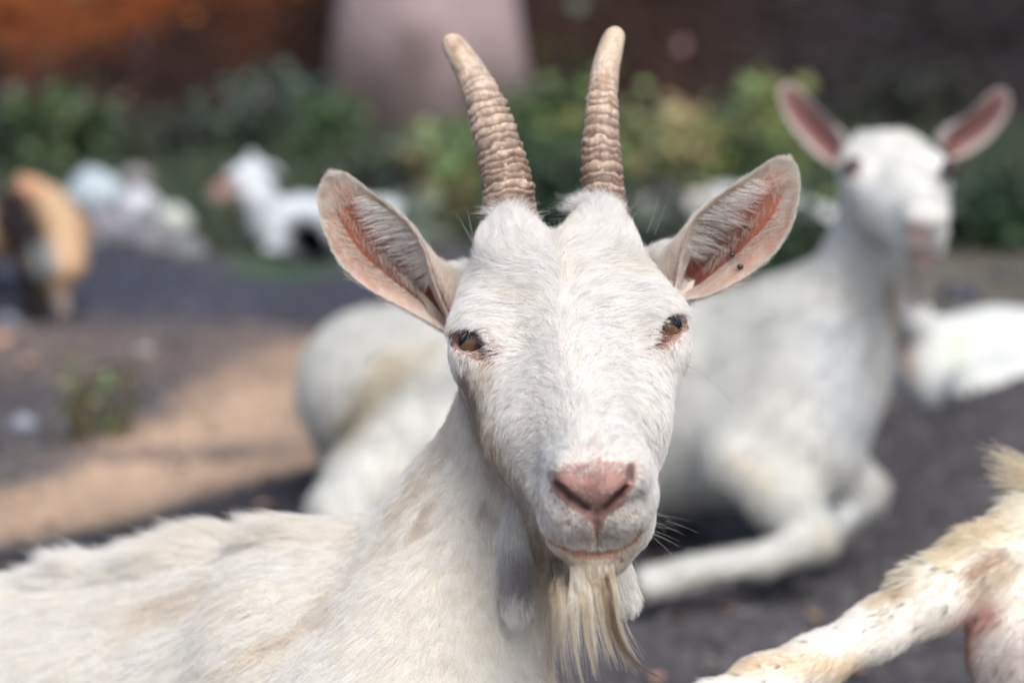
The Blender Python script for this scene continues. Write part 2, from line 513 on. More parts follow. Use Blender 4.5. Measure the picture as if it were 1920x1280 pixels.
ear_r = ear([(1470, 306), (1458, 304), (1430, 318), (1395, 338), (1355, 363), (1322, 386), (1300, 408), (1286, 440), (1275, 480), (1268, 520), (1262, 552)],
            [(1480, 310), (1488, 322), (1490, 345), (1488, 385), (1480, 425), (1462, 462), (1435, 492), (1400, 520), (1360, 542), (1325, 557), (1270, 566)],
            1.592, 1.565, 34, 22, 2)

# merge ears with the body into one mesh
nb = len(pos)
allV = np.concatenate([pos, ear_l['V'], ear_r['V']])
allF = np.concatenate([quads, ear_l['F'] + nb, ear_r['F'] + nb + len(ear_l['V'])])
# ------------------------------------------------------------------ fur
def rbf(ctrl, px, sig):
    """direction field in photo pixels from hand-placed controls"""
    c = np.array([k[:2] for k in ctrl], np.float32); v = np.array([k[2:4] for k in ctrl], np.float32)
    v /= np.linalg.norm(v, axis=1)[:, None]
    out = np.zeros((len(px), 2), np.float32)
    for i in range(0, len(px), 50000):
        q = px[i:i + 50000].astype(np.float32)
        d2 = ((q[:, None] - c[None]) ** 2).sum(2)
        w = np.exp(-(d2 - d2.min(1, keepdims=True)) / (2 * sig * sig)) / (1 + d2 / (sig * sig))
        out[i:i + 50000] = (w[..., None] * v[None]).sum(1) / w.sum(1)[:, None]
    return out
HEAD_FLOW = [(925, 425, -.2, -1), (975, 425, .1, -1), (1010, 435, .3, -1), (1105, 415, -.1, -1), (1160, 412, .15, -1), (898, 455, -.5, -.9), (1195, 450, .5, -.9), (950, 400, 0, -1), (1130, 385, 0, -1), (900, 430, -.4, -1), (1005, 410, .4, -1), (1085, 400, -.4, -1), (1190, 420, .4, -1), (1050, 425, 0, -1),
 (1025, 470, -1, -.35), (1078, 470, 1, -.35), (950, 450, -.5, -1), (1140, 440, .5, -1), (950, 505, -1, -.25), (1160, 500, 1, -.3), (880, 510, -.8, .3), (1245, 510, .9, .3),
 (1045, 540, -.9, -.5), (1075, 540, .9, -.5), (1062, 600, 0, -1), (1020, 600, -.8, -.55), (1105, 600, .8, -.55), (970, 575, -1, .05), (1165, 565, 1, 0), (915, 575, -.8, .5), (1215, 560, .8, .4),
 (874, 598, -.35, .8), (1262, 572, .5, .7), (885, 700, -.15, 1), (935, 640, -1, -.15), (930, 700, -.5, 1), (1245, 670, .1, 1), (1205, 640, 1, -.1), (850, 570, -.9, .4), (1275, 560, .9, .4),
 (1085, 700, 0, -1), (1040, 710, -.8, -.6), (1130, 700, .8, -.6), (985, 715, -1, .1), (1180, 700, 1, .1), (940, 770, -.6, .8), (1225, 740, .4, 1),
 (1100, 800, 0, -1), (1050, 810, -.85, -.45), (1150, 800, .85, -.45), (990, 830, -.9, .45), (1200, 820, .8, .6), (940, 860, -.45, 1), (960, 930, -.45, 1), (1000, 900, -.8, .7),
 (1110, 852, 0, -1), (1045, 872, -.8, -.5), (1178, 862, .8, -.4), (1010, 950, -.5, .9), (1060, 995, -.25, 1), (1118, 1010, 0, 1), (1175, 990, .3, 1), (1205, 930, .7, .8),
 (1030, 1040, -.4, 1), (1110, 1058, 0, 1), (1180, 1040, .4, 1), (880, 760, -.25, 1), (905, 830, -.3, 1), (1235, 800, .2, 1), (1230, 880, .3, 1)]
NECK_FLOW = [(870, 760, -.15, 1), (860, 850, -.35, 1), (950, 1000, 0, 1), (900, 900, -.15, 1), (810, 930, -.6, 1), (850, 1050, -.25, 1), (900, 1200, -.12, 1), (1000, 1150, .05, 1), (1010, 1250, .1, 1),
 (750, 970, -.9, .6), (700, 1050, -.75, .75), (720, 1200, -.45, 1), (600, 1200, -.65, .8), (560, 1000, -1, .25), (640, 985, -1, .35), (440, 990, -1, -.25), (500, 985, -1, -.1), (400, 1100, -1, .35),
 (300, 1050, -1, .05), (150, 1060, -1, .05), (480, 1180, -.8, .6), (300, 1240, -.9, .5), (0, 1150, -1, .12), (-200, 1200, -1, .1)]

def dist_poly(px, pts):
    """distance in photo pixels to a polyline"""
    best = np.full(len(px), 1e9)
    for a, b in zip(pts[:-1], pts[1:]):
        a = np.array(a, float); b = np.array(b, float); ab = b - a
        t = np.clip(((px - a) @ ab) / max(1e-9, ab @ ab), 0, 1)
        best = np.minimum(best, np.linalg.norm(px - a - t[:, None] * ab, axis=1))
    return best
def in_poly(px, poly):
    x, y = px[:, 0], px[:, 1]; ins = np.zeros(len(px), bool); n = len(poly)
    for i in range(n):
        (x1, y1), (x2, y2) = poly[i], poly[(i + 1) % n]
        c = ((y1 > y) != (y2 > y)) & (x < (x2 - x1) * (y - y1) / (y2 - y1 + 1e-9) + x1)
        ins ^= c
    return ins
def poly_sd(px, poly):
    d = dist_poly(px, list(poly) + [poly[0]])
    return np.where(in_poly(px, poly), -d, d)
NOSE = [(1038, 898), (1056, 880), (1085, 872), (1120, 868), (1158, 870), (1180, 880), (1183, 905), (1175, 930), (1155, 952), (1132, 968), (1120, 1000), (1108, 972), (1080, 955), (1050, 930), (1036, 915)]
MOUTH = [(1010, 990), (1040, 1017), (1080, 1035), (1115, 1038), (1150, 1034), (1185, 1014), (1205, 990)]
WHITE = np.array([.93, .92, .90]); CREAM = np.array([.78, .70, .58]); TAN = np.array([.50, .40, .29]); TAUPE = np.array([.36, .29, .25]); GREY = np.array([.20, .20, .23])
PINK = np.array([.62, .33, .27]); SALMON = np.array([.62, .26, .17]); DUST = np.array([.66, .57, .48])
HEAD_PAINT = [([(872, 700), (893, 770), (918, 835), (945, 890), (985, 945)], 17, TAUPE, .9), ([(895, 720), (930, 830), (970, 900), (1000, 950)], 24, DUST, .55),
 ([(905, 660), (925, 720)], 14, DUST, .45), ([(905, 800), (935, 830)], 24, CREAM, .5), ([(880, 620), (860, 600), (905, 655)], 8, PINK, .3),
 ([(1010, 990), (1040, 1022), (1080, 1040), (1150, 1040), (1195, 1005)], 10, CREAM, .6), ([(1040, 1040), (1110, 1062), (1170, 1045)], 20, CREAM, .75),
 ([(1095, 975), (1118, 1010), (1140, 985)], 22, np.array([.5, .42, .42]), .35), ([(850, 500), (842, 600)], 14, CREAM, .5), ([(1160, 500), (1230, 500)], 26, np.array([.88, .85, .77]), .4),
 ([(960, 545), (1010, 560)], 20, np.array([.84, .80, .72]), .35), ([(1045, 430), (1062, 540)], 10, np.array([.82, .78, .70]), .4)]
NECK_PAINT = [([(868, 700), (850, 800), (812, 880), (760, 950)], 16, DUST, .35), ([(900, 760), (930, 860), (975, 940), (1020, 1010)], 22, TAN, .5),
 ([(830, 930), (800, 990)], 11, TAN, .5), ([(800, 880), (740, 1010), (640, 1100), (560, 1190)], 11, TAN, .22), ([(420, 1070), (390, 1110), (300, 1140)], 14, TAN, .30),
 ([(640, 1130), (520, 1210), (400, 1280)], 10, TAN, .28), ([(910, 930), (925, 960)], 12, TAUPE, .5), ([(1010, 1010), (1030, 1100), (1020, 1250)], 26, TAN, .5),
 ([(700, 1000), (500, 1000), (350, 1030)], 30, CREAM, .22), ([(1010, 990), (1060, 1060)], 20, TAN, .6), ([(250, 1160), (480, 1100)], 30, CREAM, .25)]
def paint(px, base, strokes, wob):
    col = np.repeat(base[None], len(px), 0).copy()
    for pts, r, c, s in strokes:
        d = dist_poly(px + wob, pts)
        w = (s * np.exp(-(d / r) ** 2 * 1.2))[:, None]
        col = col * (1 - w) + c * w
    return col

def tri_sample(V, F, n, weight=None):
    T = np.concatenate([F[:, [0, 1, 2]], F[:, [0, 2, 3]]])
    a, b, c = V[T[:, 0]], V[T[:, 1]], V[T[:, 2]]
    nn = np.cross(b - a, c - a); ar = np.linalg.norm(nn, axis=1) / 2
    w = ar * (weight(((a + b + c) / 3), nn / (2 * ar[:, None] + 1e-12)) if weight else 1)
    cdf = np.cumsum(w); tot = cdf[-1]
    i = np.searchsorted(cdf, rng.random(n) * tot); i = np.minimum(i, len(T) - 1)
    r1 = np.sqrt(rng.random(n)); r2 = rng.random(n)
    p = a[i] * (1 - r1)[:, None] + b[i] * (r1 * (1 - r2))[:, None] + c[i] * (r1 * r2)[:, None]
    return p.astype(np.float32), (nn[i] / (2 * ar[i, None] + 1e-12)).astype(np.float32), i

def tofield(px_dir, nrm):
    d = np.stack([px_dir[:, 0], -px_dir[:, 1], np.zeros(len(px_dir))], 1)
    d = d - nrm * (d * nrm).sum(1, keepdims=True)
    return d / (np.linalg.norm(d, axis=1, keepdims=True) + 1e-6)
def unit(v): return v / (np.linalg.norm(v, axis=1, keepdims=True) + 1e-9)

class Hair:
    def __init__(self): self.P = []; self.R = []; self.C = []
    def add(self, P, R, C):
        self.P.append(P.astype(np.float32)); self.R.append(R.astype(np.float32)); self.C.append(C.astype(np.float32))
    def build(self, name, parent, mat):
        for K in sorted({p.shape[1] for p in self.P}):
            sel = [i for i, p in enumerate(self.P) if p.shape[1] == K]
            Pn = np.concatenate([self.P[i] for i in sel]); Rn = np.concatenate([self.R[i] for i in sel]); Cn = np.concatenate([self.C[i] for i in sel])
            cu = bpy.data.hair_curves.new(name)
            cu.add_curves([K] * len(Pn))
            cu.position_data.foreach_set('vector', np.ascontiguousarray(s2w(Pn.reshape(-1, 3)), np.float32).ravel())
            ra = cu.attributes.get('radius') or cu.attributes.new('radius', 'FLOAT', 'POINT')
            ra.data.foreach_set('value', (Rn / 1000).ravel().astype(np.float32))
            ca = cu.attributes.new('hair_color', 'FLOAT_COLOR', 'CURVE')
            c4 = np.ones((len(Cn), 4), np.float32); c4[:, :3] = Cn
            ca.data.foreach_set('color', c4.ravel())
            cu.materials.append(mat)
            o = bpy.data.objects.new(name, cu); scene.collection.objects.link(o)
            o['kind'] = 'stuff'
            keep(o, parent)
            print('hair', name, len(Pn))
        return o

def hair_mat(name, rough=.42, spec=.3, trans=.35):
    m = bpy.data.materials.new(name); m.use_nodes = True
    nt = m.node_tree; b = nt.nodes['Principled BSDF']; out = nt.nodes['Material Output']
    at = nt.nodes.new('ShaderNodeAttribute'); at.attribute_name = 'hair_color'
    b.inputs['Roughness'].default_value = rough; b.inputs['Specular IOR Level'].default_value = spec
    nt.links.new(at.outputs['Color'], b.inputs['Base Color'])
    tr = nt.nodes.new('ShaderNodeBsdfTranslucent'); nt.links.new(at.outputs['Color'], tr.inputs['Color'])
    mx = nt.nodes.new('ShaderNodeMixShader'); mx.inputs[0].default_value = trans
    nt.links.new(b.outputs[0], mx.inputs[1]); nt.links.new(tr.outputs[0], mx.inputs[2]); nt.links.new(mx.outputs[0], out.inputs['Surface'])
    return m
mat_fur = hair_mat('fur')
mat_beard = hair_mat('beard_hair', .35, .45, .25)
scene.cycles_curves.shape = 'RIBBONS'
scene.cycles_curves.subdivisions = 2

FHEAD = Field(*fld.ax); FHEAD.F = FH
def headness(p): return 1 - smooth(1.0, 7.0, FHEAD.sample(p))

def coat_color(p):
    """coat colour from the place on the animal"""
    px = s2px(p); w = headness(p)
    wob = np.stack([fbm(p / 9, 3, 1), fbm(p / 9 + 40, 3, 2)], 1) * 16
    ch = paint(px, WHITE, HEAD_PAINT, wob); cn = paint(px, WHITE * np.array([1, .985, .96]), NECK_PAINT, wob * 1.6)
    c = ch * w[:, None] + cn * (1 - w)[:, None]
    m = fbm(p / 14, 3, 3)[:, None]
    c = c * (1 + .05 * m) * np.array([1, 1 - .0, 1]) - np.clip(m, 0, 1) * np.array([.0, .012, .035])
    return np.clip(c, .01, .95)

def strands(root, n, d, L, lift, K, curl, tipn, follow=True, bend=None):
    """K points per strand laid along the flow, kept just over the skin"""
    t = np.linspace(0, 1, K)[None, :, None]
    h = L * lift
    base = root[:, None] + d[:, None] * (L[:, None, None] * t) 
    hgt = h[:, None, None] * (t * (1.35 - .35 * t))
    Pn = base + n[:, None] * hgt
    Pn += tipn[:, None] * (t ** 2) 
    Pn += curl[:, None] * (np.sin(t * 2.6) * t)
    if follow:
        for i in range(1, K):
            q = Pn[:, i]; f = fld.sample(q); g = fld.grad(q, 2.5)
            want = (h * t[0, i, 0] * (1.35 - .35 * t[0, i, 0]) + .25)
            Pn[:, i] = q + g * np.clip(want - f, -6, 8)[:, None] * .85
    return Pn

FURK = 1.0
fur = Hair()
def weight_body(c, nn):
    px = s2px(c)
    vis = (px[:, 0] > -150) & (px[:, 0] < 1500) & (px[:, 1] < 1400)
    facing = nn[:, 2]
    w = headness(c.astype(np.float32))
    d = np.where(w > .5, 3.0, np.where(px[:, 0] < 560, 1.3, 1.8))
    d = d * np.where(facing > -.25, 1, .12) * np.where(vis, 1, .01)
    d = d * np.where((px[:, 0] > 700) | (px[:, 1] < 1000), 1, 1)
    return d
NCL = int(56000 * FURK)
cl, cn_, _ = tri_sample(pos, quads, NCL, weight_body)
PER = 9
def jitter_children(cl, per, spread):
    q = np.repeat(cl, per, 0)
    q = q + rng.normal(0, 1, q.shape).astype(np.float32) * np.repeat(spread, per)[:, None]
    for _ in range(2):
        f = fld.sample(q); g = fld.grad(q, 1.5); q = q - g * f[:, None]
    return q, fld.grad(q, 1.5)
hw = headness(cl)
cpx = s2px(cl)
spread = np.where(hw > .5, 1.15, 1.9)
root, nrm = jitter_children(cl, PER, spread)
px = s2px(root); w = headness(root); cid = np.repeat(np.arange(NCL), PER)
fl_h = rbf(HEAD_FLOW, px, 30); fl_n = rbf(NECK_FLOW, px, 60)
fl = fl_h * w[:, None] + fl_n * (1 - w)[:, None]
# slow waves in the lie of the coat, then a turn shared by each tuft, then one per hair
ang = .20 * fbm(root / 24, 2, 0) + .20 * fbm(root / 8, 2, 1) + np.repeat(rng.normal(0, .10, NCL), PER) + rng.normal(0, .08, len(root))
ca, sa = np.cos(ang), np.sin(ang)
fl = np.stack([fl[:, 0] * ca - fl[:, 1] * sa, fl[:, 0] * sa + fl[:, 1] * ca], 1)
d = unit(tofield(fl, nrm))
# lengths
Lh = 8.5 + 4.5 * smooth(640, 520, px[:, 1]) + 3.0 * smooth(440, 400, px[:, 1])
Lh = np.where(px[:, 1] > 620, 7.2 + 2.5 * smooth(1000, 940, px[:, 0]) * smooth(700, 800, px[:, 1]), Lh)
Lh = Lh * (1 - .45 * smooth(900, 960, px[:, 1])) + 5.0 * smooth(1035, 1068, px[:, 1])
nd = poly_sd(px, NOSE)
Lh = Lh * (.35 + .65 * smooth(-2, 38, nd))
Ln = 13 + 9 * smooth(700, 450, px[:, 0]) + 4 * smooth(1050, 1200, px[:, 1])
up_ = (smooth(62, 30, np.minimum(np.hypot(px[:, 0] - 955, px[:, 1] - 395), np.hypot(px[:, 0] - 1133, px[:, 1] - 385)))) * w
Lh = Lh + 5 * up_
crest = smooth(30, 6, dist_poly(px, [(740, 955), (650, 985), (560, 990), (430, 1003), (340, 1035), (200, 1068), (0, 1085), (-150, 1095)])) * smooth(700, 540, px[:, 0])
Ln = Ln + crest * (12 + 16 * np.clip(fbm(root / 16, 2, 5) * 2, 0, 1))
L = Lh * w + Ln * (1 - w)
for ex, ey in ((877, 640), (1262, 608)):
    de = np.hypot((px[:, 0] - ex) / 1.3, px[:, 1] - ey)
    L = L * (.42 + .58 * smooth(14, 46, de) * 1)
L = L * np.repeat(rng.uniform(.85, 1.15, NCL), PER) * rng.uniform(.72, 1.12, len(root))
lift = .20 + .05 * rng.standard_normal(len(root)) + .10 * np.repeat(np.clip(rng.standard_normal(NCL), -.6, 2), PER) * .6
lift = np.clip(lift + .10 * smooth(470, 400, px[:, 1]) * w + .18 * up_ + .38 * crest * (1 - w), .06, .8)
# what stays bare: nose pad, lips, lids
keepm = np.ones(len(root), bool)
r_ = rng.random(len(root))
keepm &= ~((nd < 4 + 5 * fbm(root / 4, 2, 2)) & (w > .5) & (r_ < np.where(px[:, 1] < 895, .80, .97)))
for pts in (NOS_L, NOS_R): keepm &= ~((dist_poly(px, pts) < 11) & (w > .5))
Lh = Lh
dm = dist_poly(px, MOUTH); keepm &= ~((dm < 4.5 + 5.5 * smooth(70, 20, np.abs(px[:, 0] - 1115))) & (w > .5) & (r_ < .96))
for pts in LIDS:
    de = dist_poly(px, pts); rr = np.interp(px[:, 0], *( (lambda a: (a[:, 0], a[:, 1]))(np.array(sorted([(p[0], q) for p, q in zip(pts, [21, 26, 26, 19, 13, 8])])))))
    keepm &= ~((de < rr + 2 * fbm(root / 3, 2, 4)) & (r_ < .97) & (w > .5))
    thin = (de < rr + 14) & (w > .5); keepm &= ~(thin & (r_ < .35))
# tuft: tips pulled towards the tuft's own tip
ctr = cl[cid]
pull = -(root - ctr) * np.repeat(rng.uniform(.45, .95, NCL), PER)[:, None]
shade = np.where(hw > .5, np.where(rng.random(NCL) < .2, rng.uniform(.72, .9, NCL), rng.normal(1, .05, NCL)), np.where(rng.random(NCL) < .12, rng.uniform(.86, .95, NCL), rng.normal(1.02, .03, NCL)))
shade = np.repeat(shade, PER)
curl = np.cross(nrm, d) * (np.repeat(rng.normal(0, .07, NCL), PER) * L + rng.normal(0, .05, len(root)) * L)[:, None]
for K, m in ((4, keepm & (w > .5)), (5, keepm & (w <= .5))):
    Pn = strands(root[m], nrm[m], d[m], L[m], lift[m], K, curl[m], pull[m])
    rad = np.where(w[m] > .5, .125, .15) * rng.uniform(.7, 1.25, m.sum()) * np.where(px[m][:, 0] < 560, 1.35, 1)
    t = np.linspace(0, 1, K)[None]
    R = rad[:, None] * (1 - .82 * t ** 1.4)
    C = coat_color(root[m])
    C = C * (1 + rng.normal(0, .05, len(C)))[:, None] * shade[m][:, None]
    yel = (rng.random(len(C)) < .10)[:, None]
    C = np.where(yel, C * np.array([1, .95, .84]), C)
    fur.add(Pn, R, np.clip(C, .01, .93))

# ears
def ear_fur(E, n_in, n_edge, n_back, sgn):
    fr, bkS = E['front'], E['back']; N, M = fr.shape[:2]
    def pick(S, i, j):
        i0 = np.clip(i.astype(int), 0, N - 2); j0 = np.clip(j.astype(int), 0, M - 2); a = (i - i0)[:, None]; b = (j - j0)[:, None]
        p = S[i0, j0] * (1 - a) * (1 - b) + S[i0 + 1, j0] * a * (1 - b) + S[i0, j0 + 1] * (1 - a) * b + S[i0 + 1, j0 + 1] * a * b
        du = S[i0 + 1, j0] - S[i0, j0]; dv = S[i0, j0 + 1] - S[i0, j0]
        nn = np.cross(du, dv); nn = unit(nn)
        return p, nn
    en, ax = E['en'], E['ax']
    bkc = (bkS.mean(1) - fr.mean(1)) * .5
    def go(S, n, face, ifun, jfun, dirf, Lf, liftf, colf, radf, K=5):
        i = ifun(n) * (N - 1); j = jfun(n) * (M - 1)
        p, nn = pick(S, i, j)
        if face > 0: ref = np.repeat(np.array([[0, 0, 1.0]]), n, 0)
        else: ref = p - fr[np.clip(i.astype(int), 0, N - 1)].mean(1) - bkc[np.clip(i.astype(int), 0, N - 1)]
        nn = nn * np.sign((nn * ref).sum(1) + 1e-6)[:, None]
        u = i / (N - 1); s = j / (M - 1); ii = np.clip(i.astype(int), 0, N - 1)
        e, a = en[ii], ax[ii]
        dd = dirf(e, a, u, s); noise = fbm(p / 5, 2, 1)
        dd = dd + (np.cross(nn, dd)) * (noise * .45 + rng.normal(0, .12, n))[:, None]
        dd = unit(dd - nn * (dd * nn).sum(1, keepdims=True))
        L = Lf(u, s) * rng.uniform(.7, 1.2, n); lift = np.clip(liftf(u, s) + rng.normal(0, .06, n), .03, 1.2)
        t = np.linspace(0, 1, K)[None, :, None]
        Pn = p[:, None] + dd[:, None] * (L[:, None, None] * t) + nn[:, None] * ((L * lift)[:, None, None] * (t * (1.5 - .6 * t)))
        Pn += np.cross(nn, dd)[:, None] * ((rng.normal(0, .09, n) * L)[:, None, None] * t ** 2)
        R = (radf * rng.uniform(.7, 1.2, n))[:, None] * (1 - .8 * np.linspace(0, 1, K)[None] ** 1.4)
        fur.add(Pn, R, np.clip(colf(u, s, p) * (1 + rng.normal(0, .06, n))[:, None], .01, .9))
    W = np.array([.88, .83, .77]); Dk = np.array([.66, .50, .42])
    def colr(u, s, p):
        k = smooth(.5, -.4, fbm(p / 6, 3, 3))[:, None] * .5
        return W * (1 - k) + Dk * k
    # rim, all round, on the inner face: short hair lying towards the rim and the tip
    for side in (0, 1):
        go(fr, n_edge, 1, lambda n: rng.random(n) ** .9, (lambda n, sd=side: (1 - rng.random(n) ** 1.5 * .20) if sd else rng.random(n) ** 1.2 * .28),
           (lambda e, a, u, s, sd=side: (e if sd else -e) * .45 + a * .8), lambda u, s: 5.2 + 0 * u, lambda u, s: .28 + 0 * u, colr, .095, 4)
    # the tip
    go(fr, n_edge // 3, 1, lambda n: rng.random(n) ** 1.5 * .20, lambda n: rng.random(n), lambda e, a, u, s: a + e * ((s - .5) * .9)[:, None], lambda u, s: 5.2 + 0 * u, lambda u, s: .28 + 0 * u, colr, .095, 4)
    # long white hairs rooted along the upper edge, sweeping over the hollow
    go(fr, n_in, 1, lambda n: .20 + .56 * rng.random(n), lambda n: 1 - .24 * rng.random(n) ** 1.1, lambda e, a, u, s: -e * 1.15 + a * (.6 - .35 * u)[:, None],
       lambda u, s: (8 + 12 * smooth(.15, .5, u)) * (1 - .45 * smooth(.65, .85, u)), lambda u, s: .42 + 0 * u, lambda u, s, p: np.repeat(np.array([[.95, .92, .89]]), len(u), 0), .095, 6)
    # sparse hairs on the cartilage folds and the lower wall
    go(fr, n_in // 3, 1, lambda n: .15 + .65 * rng.random(n), lambda n: .36 + .035 * rng.standard_normal(n), lambda e, a, u, s: e * .25 + a, lambda u, s: 8 + 0 * u, lambda u, s: .5 + 0 * u, lambda u, s, p: np.repeat(W[None], len(u), 0), .085, 5)
    go(fr, n_in // 6, 1, lambda n: .12 + .6 * rng.random(n), lambda n: rng.random(n), lambda e, a, u, s: a - e * .2, lambda u, s: 6 + 0 * u, lambda u, s: .4 + 0 * u, lambda u, s, p: np.repeat(W[None] * .9, len(u), 0), .07, 4)
    # back of the ear
    go(bkS, n_back, -1, lambda n: rng.random(n), lambda n: rng.random(n), lambda e, a, u, s: a + e * .1, lambda u, s: 6.5 + 3 * u, lambda u, s: .28 + 0 * u, lambda u, s, p: np.repeat(np.array([[.83, .79, .73]]), len(u), 0), .105, 4)
    # fringe standing off the rim
    for side in (0, 1):
        go(fr, n_edge, 1, lambda n: rng.random(n), (lambda n, sd=side: np.full(n, .985 if sd else .015)), (lambda e, a, u, s, sd=side: (e if sd else -e) * .8 + a * .6), lambda u, s: 4.2 + 0 * u, lambda u, s: .15 + 0 * u,
           lambda u, s, p: np.repeat(np.array([[.92, .87, .79]]), len(u), 0), .085, 4)
EK = FURK
ear_fur(ear_l, int(780 * EK), int(5000 * EK), int(11000 * EK), -1)
ear_fur(ear_r, int(620 * EK), int(4400 * EK), int(11000 * EK), 1)
fur.build('fur', goat, mat_fur)

# skin colour under the coat
def skin_color():
    p = pos; px_ = s2px(p); w_ = headness(p)[:, None]
    c = coat_color(p) * (np.array([.52, .42, .38]) * w_ + np.array([.80, .75, .70]) * (1 - w_))
    nd_ = poly_sd(px_, NOSE); k = (smooth(12, -3, nd_ + 6 * fbm(p / 5, 3, 0)))[:, None] * w_
    nosec = np.array([.45, .265, .235]) * (1 + .45 * fbm(p / 5, 4, 2) + .25 * fbm(p / 1.6, 2, 1))[:, None]
    dk = np.clip(fbm(p / 8 + 3, 3, 3) * 1.8, 0, 1)[:, None] * .5; nosec = nosec * (1 - dk) + np.array([.20, .125, .12]) * dk
    nosec = nosec * (1 - .45 * smooth(905, 878, px_[:, 1])[:, None] * .8) + np.array([.12, .07, .06]) * (smooth(905, 878, px_[:, 1]) * .36)[:, None]
    c = c * (1 - k) + nosec * k
    for pts, a_ in ((NOS_L[1:], .85), (NOS_R[2:], .85), ([(1183, 876), (1180, 898)], .7)):
        dn = dist_poly(px_, pts); kk = (np.exp(-(dn / 8.2) ** 2) * a_)[:, None] * w_
        c = c * (1 - kk) + np.array([.05, .018, .018]) * kk
    dm_ = dist_poly(px_, MOUTH); kk = (np.exp(-(dm_ / 9) ** 2) * .9)[:, None] * w_ * smooth(960, 985, px_[:, 1])[:, None]
    c = c * (1 - kk) + np.array([.42, .19, .15]) * kk
    for pts in LIDS:
        de_ = dist_poly(px_, pts); kk = (smooth(34, 16, de_) * .85)[:, None] * w_
        c = c * (1 - kk) + np.array([.27, .13, .10]) * kk
        kk = (smooth(17, 12, de_) * .8)[:, None] * w_
        c = c * (1 - kk) + np.array([.10, .045, .04]) * kk
    return np.clip(c, .01, .9)
def ear_skin(E, f):
    fr = E['front']; N, M = fr.shape[:2]
    u = E['u'][:, None] + 0 * E['s'][None]; s = E['s'][None] + 0 * u
    p = fr.reshape(-1, 3)
    inner = (smooth(.05, .30, s) * smooth(1, .85, s) * smooth(.06, .25, u)).reshape(-1, 1)
    base = np.array([.60, .33, .255]); sal = np.array([.42, .145, .092]) * f
    c = base + (sal - base) * inner
    deep = np.maximum(smooth(.30, .62, u) * smooth(.10, .35, s), smooth(.80, .92, u)).reshape(-1, 1) * .92  # hollow near the root darkened, its shade put into the colour
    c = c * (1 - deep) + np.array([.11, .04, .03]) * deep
    c = c * (1 + .18 * fbm(p / 7, 3, 1))[:, None]
    bc = np.repeat(np.array([[.72, .60, .52]]), E['V'].shape[0] - N * M, 0)
    return np.clip(np.concatenate([c, bc]), .02, .9)
skin_col = np.concatenate([skin_color(), ear_skin(ear_l, .72), ear_skin(ear_r, 1.0)])  # left ear skin painted darker as the shadow side, right kept bright
mat_skin = mat_new('skin', rough=.5, attr='col', bump=(700, .25, .0006), sss=.25, spec=.35)
body = keep(new_mesh('body', s2w(allV), allF, None, [mat_skin]), goat)
point_color(body, 'col', skin_col)
# ------------------------------------------------------------------ eyes
def eyeball(c, vis_px, name='eye'):
    """sphere with iris, slit pupil and dark rim; gaze points through the lid opening"""
    o3 = (S_O - CAM) @ S_M.T * 1000
    ray = PS(*vis_px, 1.5) + o3; ray /= np.linalg.norm(ray)
    cc = c + o3; b = ray @ cc; disc = EYE_R ** 2 - (cc @ cc - b * b)
    q = ray * (b - math.sqrt(max(disc, 0.0))) - cc
    g = q / np.linalg.norm(q); g = g + np.array([0, -.06, .0]); g /= np.linalg.norm(g)
    up = H(0, 1, 0) + np.array([0, .6, 0]); a = np.cross(up, g); a /= np.linalg.norm(a); bb = np.cross(g, a)
    n1, n2 = 110, 128
    ph = np.linspace(0, math.pi, n1)[:, None]; th = np.linspace(0, 2 * math.pi, n2, endpoint=False)[None]
    rr = EYE_R * np.sin(ph); x = rr * np.cos(th); y = rr * np.sin(th); z = EYE_R * np.cos(ph) + 0 * th
    rad = np.hypot(x, y)
    z = z + np.where((z > 0), 1.6 * np.exp(-(rad / 7.2) ** 4), 0)          # cornea bulge
    V = c + x[..., None] * a + y[..., None] * bb + z[..., None] * g
    ir = smooth(9.3, 8.3, rad) * (z > 0)
    ang = np.arctan2(y, x)
    fib = fbm(np.stack([np.cos(ang) * 9, np.sin(ang) * 9, rad * .35], -1), 3, 2)
    iris = np.array([.088, .050, .028]) * (1 + .55 * fib[..., None]) * (.55 + .75 * smooth(8.6, 4, rad))[..., None]
    iris = iris + np.array([.045, .030, .018]) * smooth(0, -6, y)[..., None]
    out = np.array([.045, .022, .016]) + 0 * iris
    col = out + (iris - out) * ir[..., None]
    dp = np.maximum(np.abs(x) - 5.0, 0) ** 2 + np.maximum(np.abs(y - 1.3) - 2.2, 0) ** 2
    pu = smooth(1.9, 1.1, np.sqrt(dp)) * (z > 0)
    col = col * (1 - pu[..., None]) + np.array([.003, .003, .004]) * pu[..., None]
    i = np.arange(n1 - 1)[:, None] * n2; j = np.arange(n2)[None]; j2 = (j + 1) % n2
    q4 = np.stack([i + j, i + n2 + j, i + n2 + j2, i + j2], -1).reshape(-1, 4)
    ob = keep(new_mesh(name, s2w(V.reshape(-1, 3)), q4, None, [mat_eye]), goat)
    point_color(ob, 'col', np.clip(col.reshape(-1, 3), 0, 1))
mat_eye = mat_new('eyeball', rough=.2, attr='col', spec=.3)
mat_eye.node_tree.nodes['Principled BSDF'].inputs['Coat Weight'].default_value = .35
mat_eye.node_tree.nodes['Principled BSDF'].inputs['Coat Roughness'].default_value = .03
eyeball(EYE_C[0], (869, 636)); eyeball(EYE_C[1], (1268, 606))

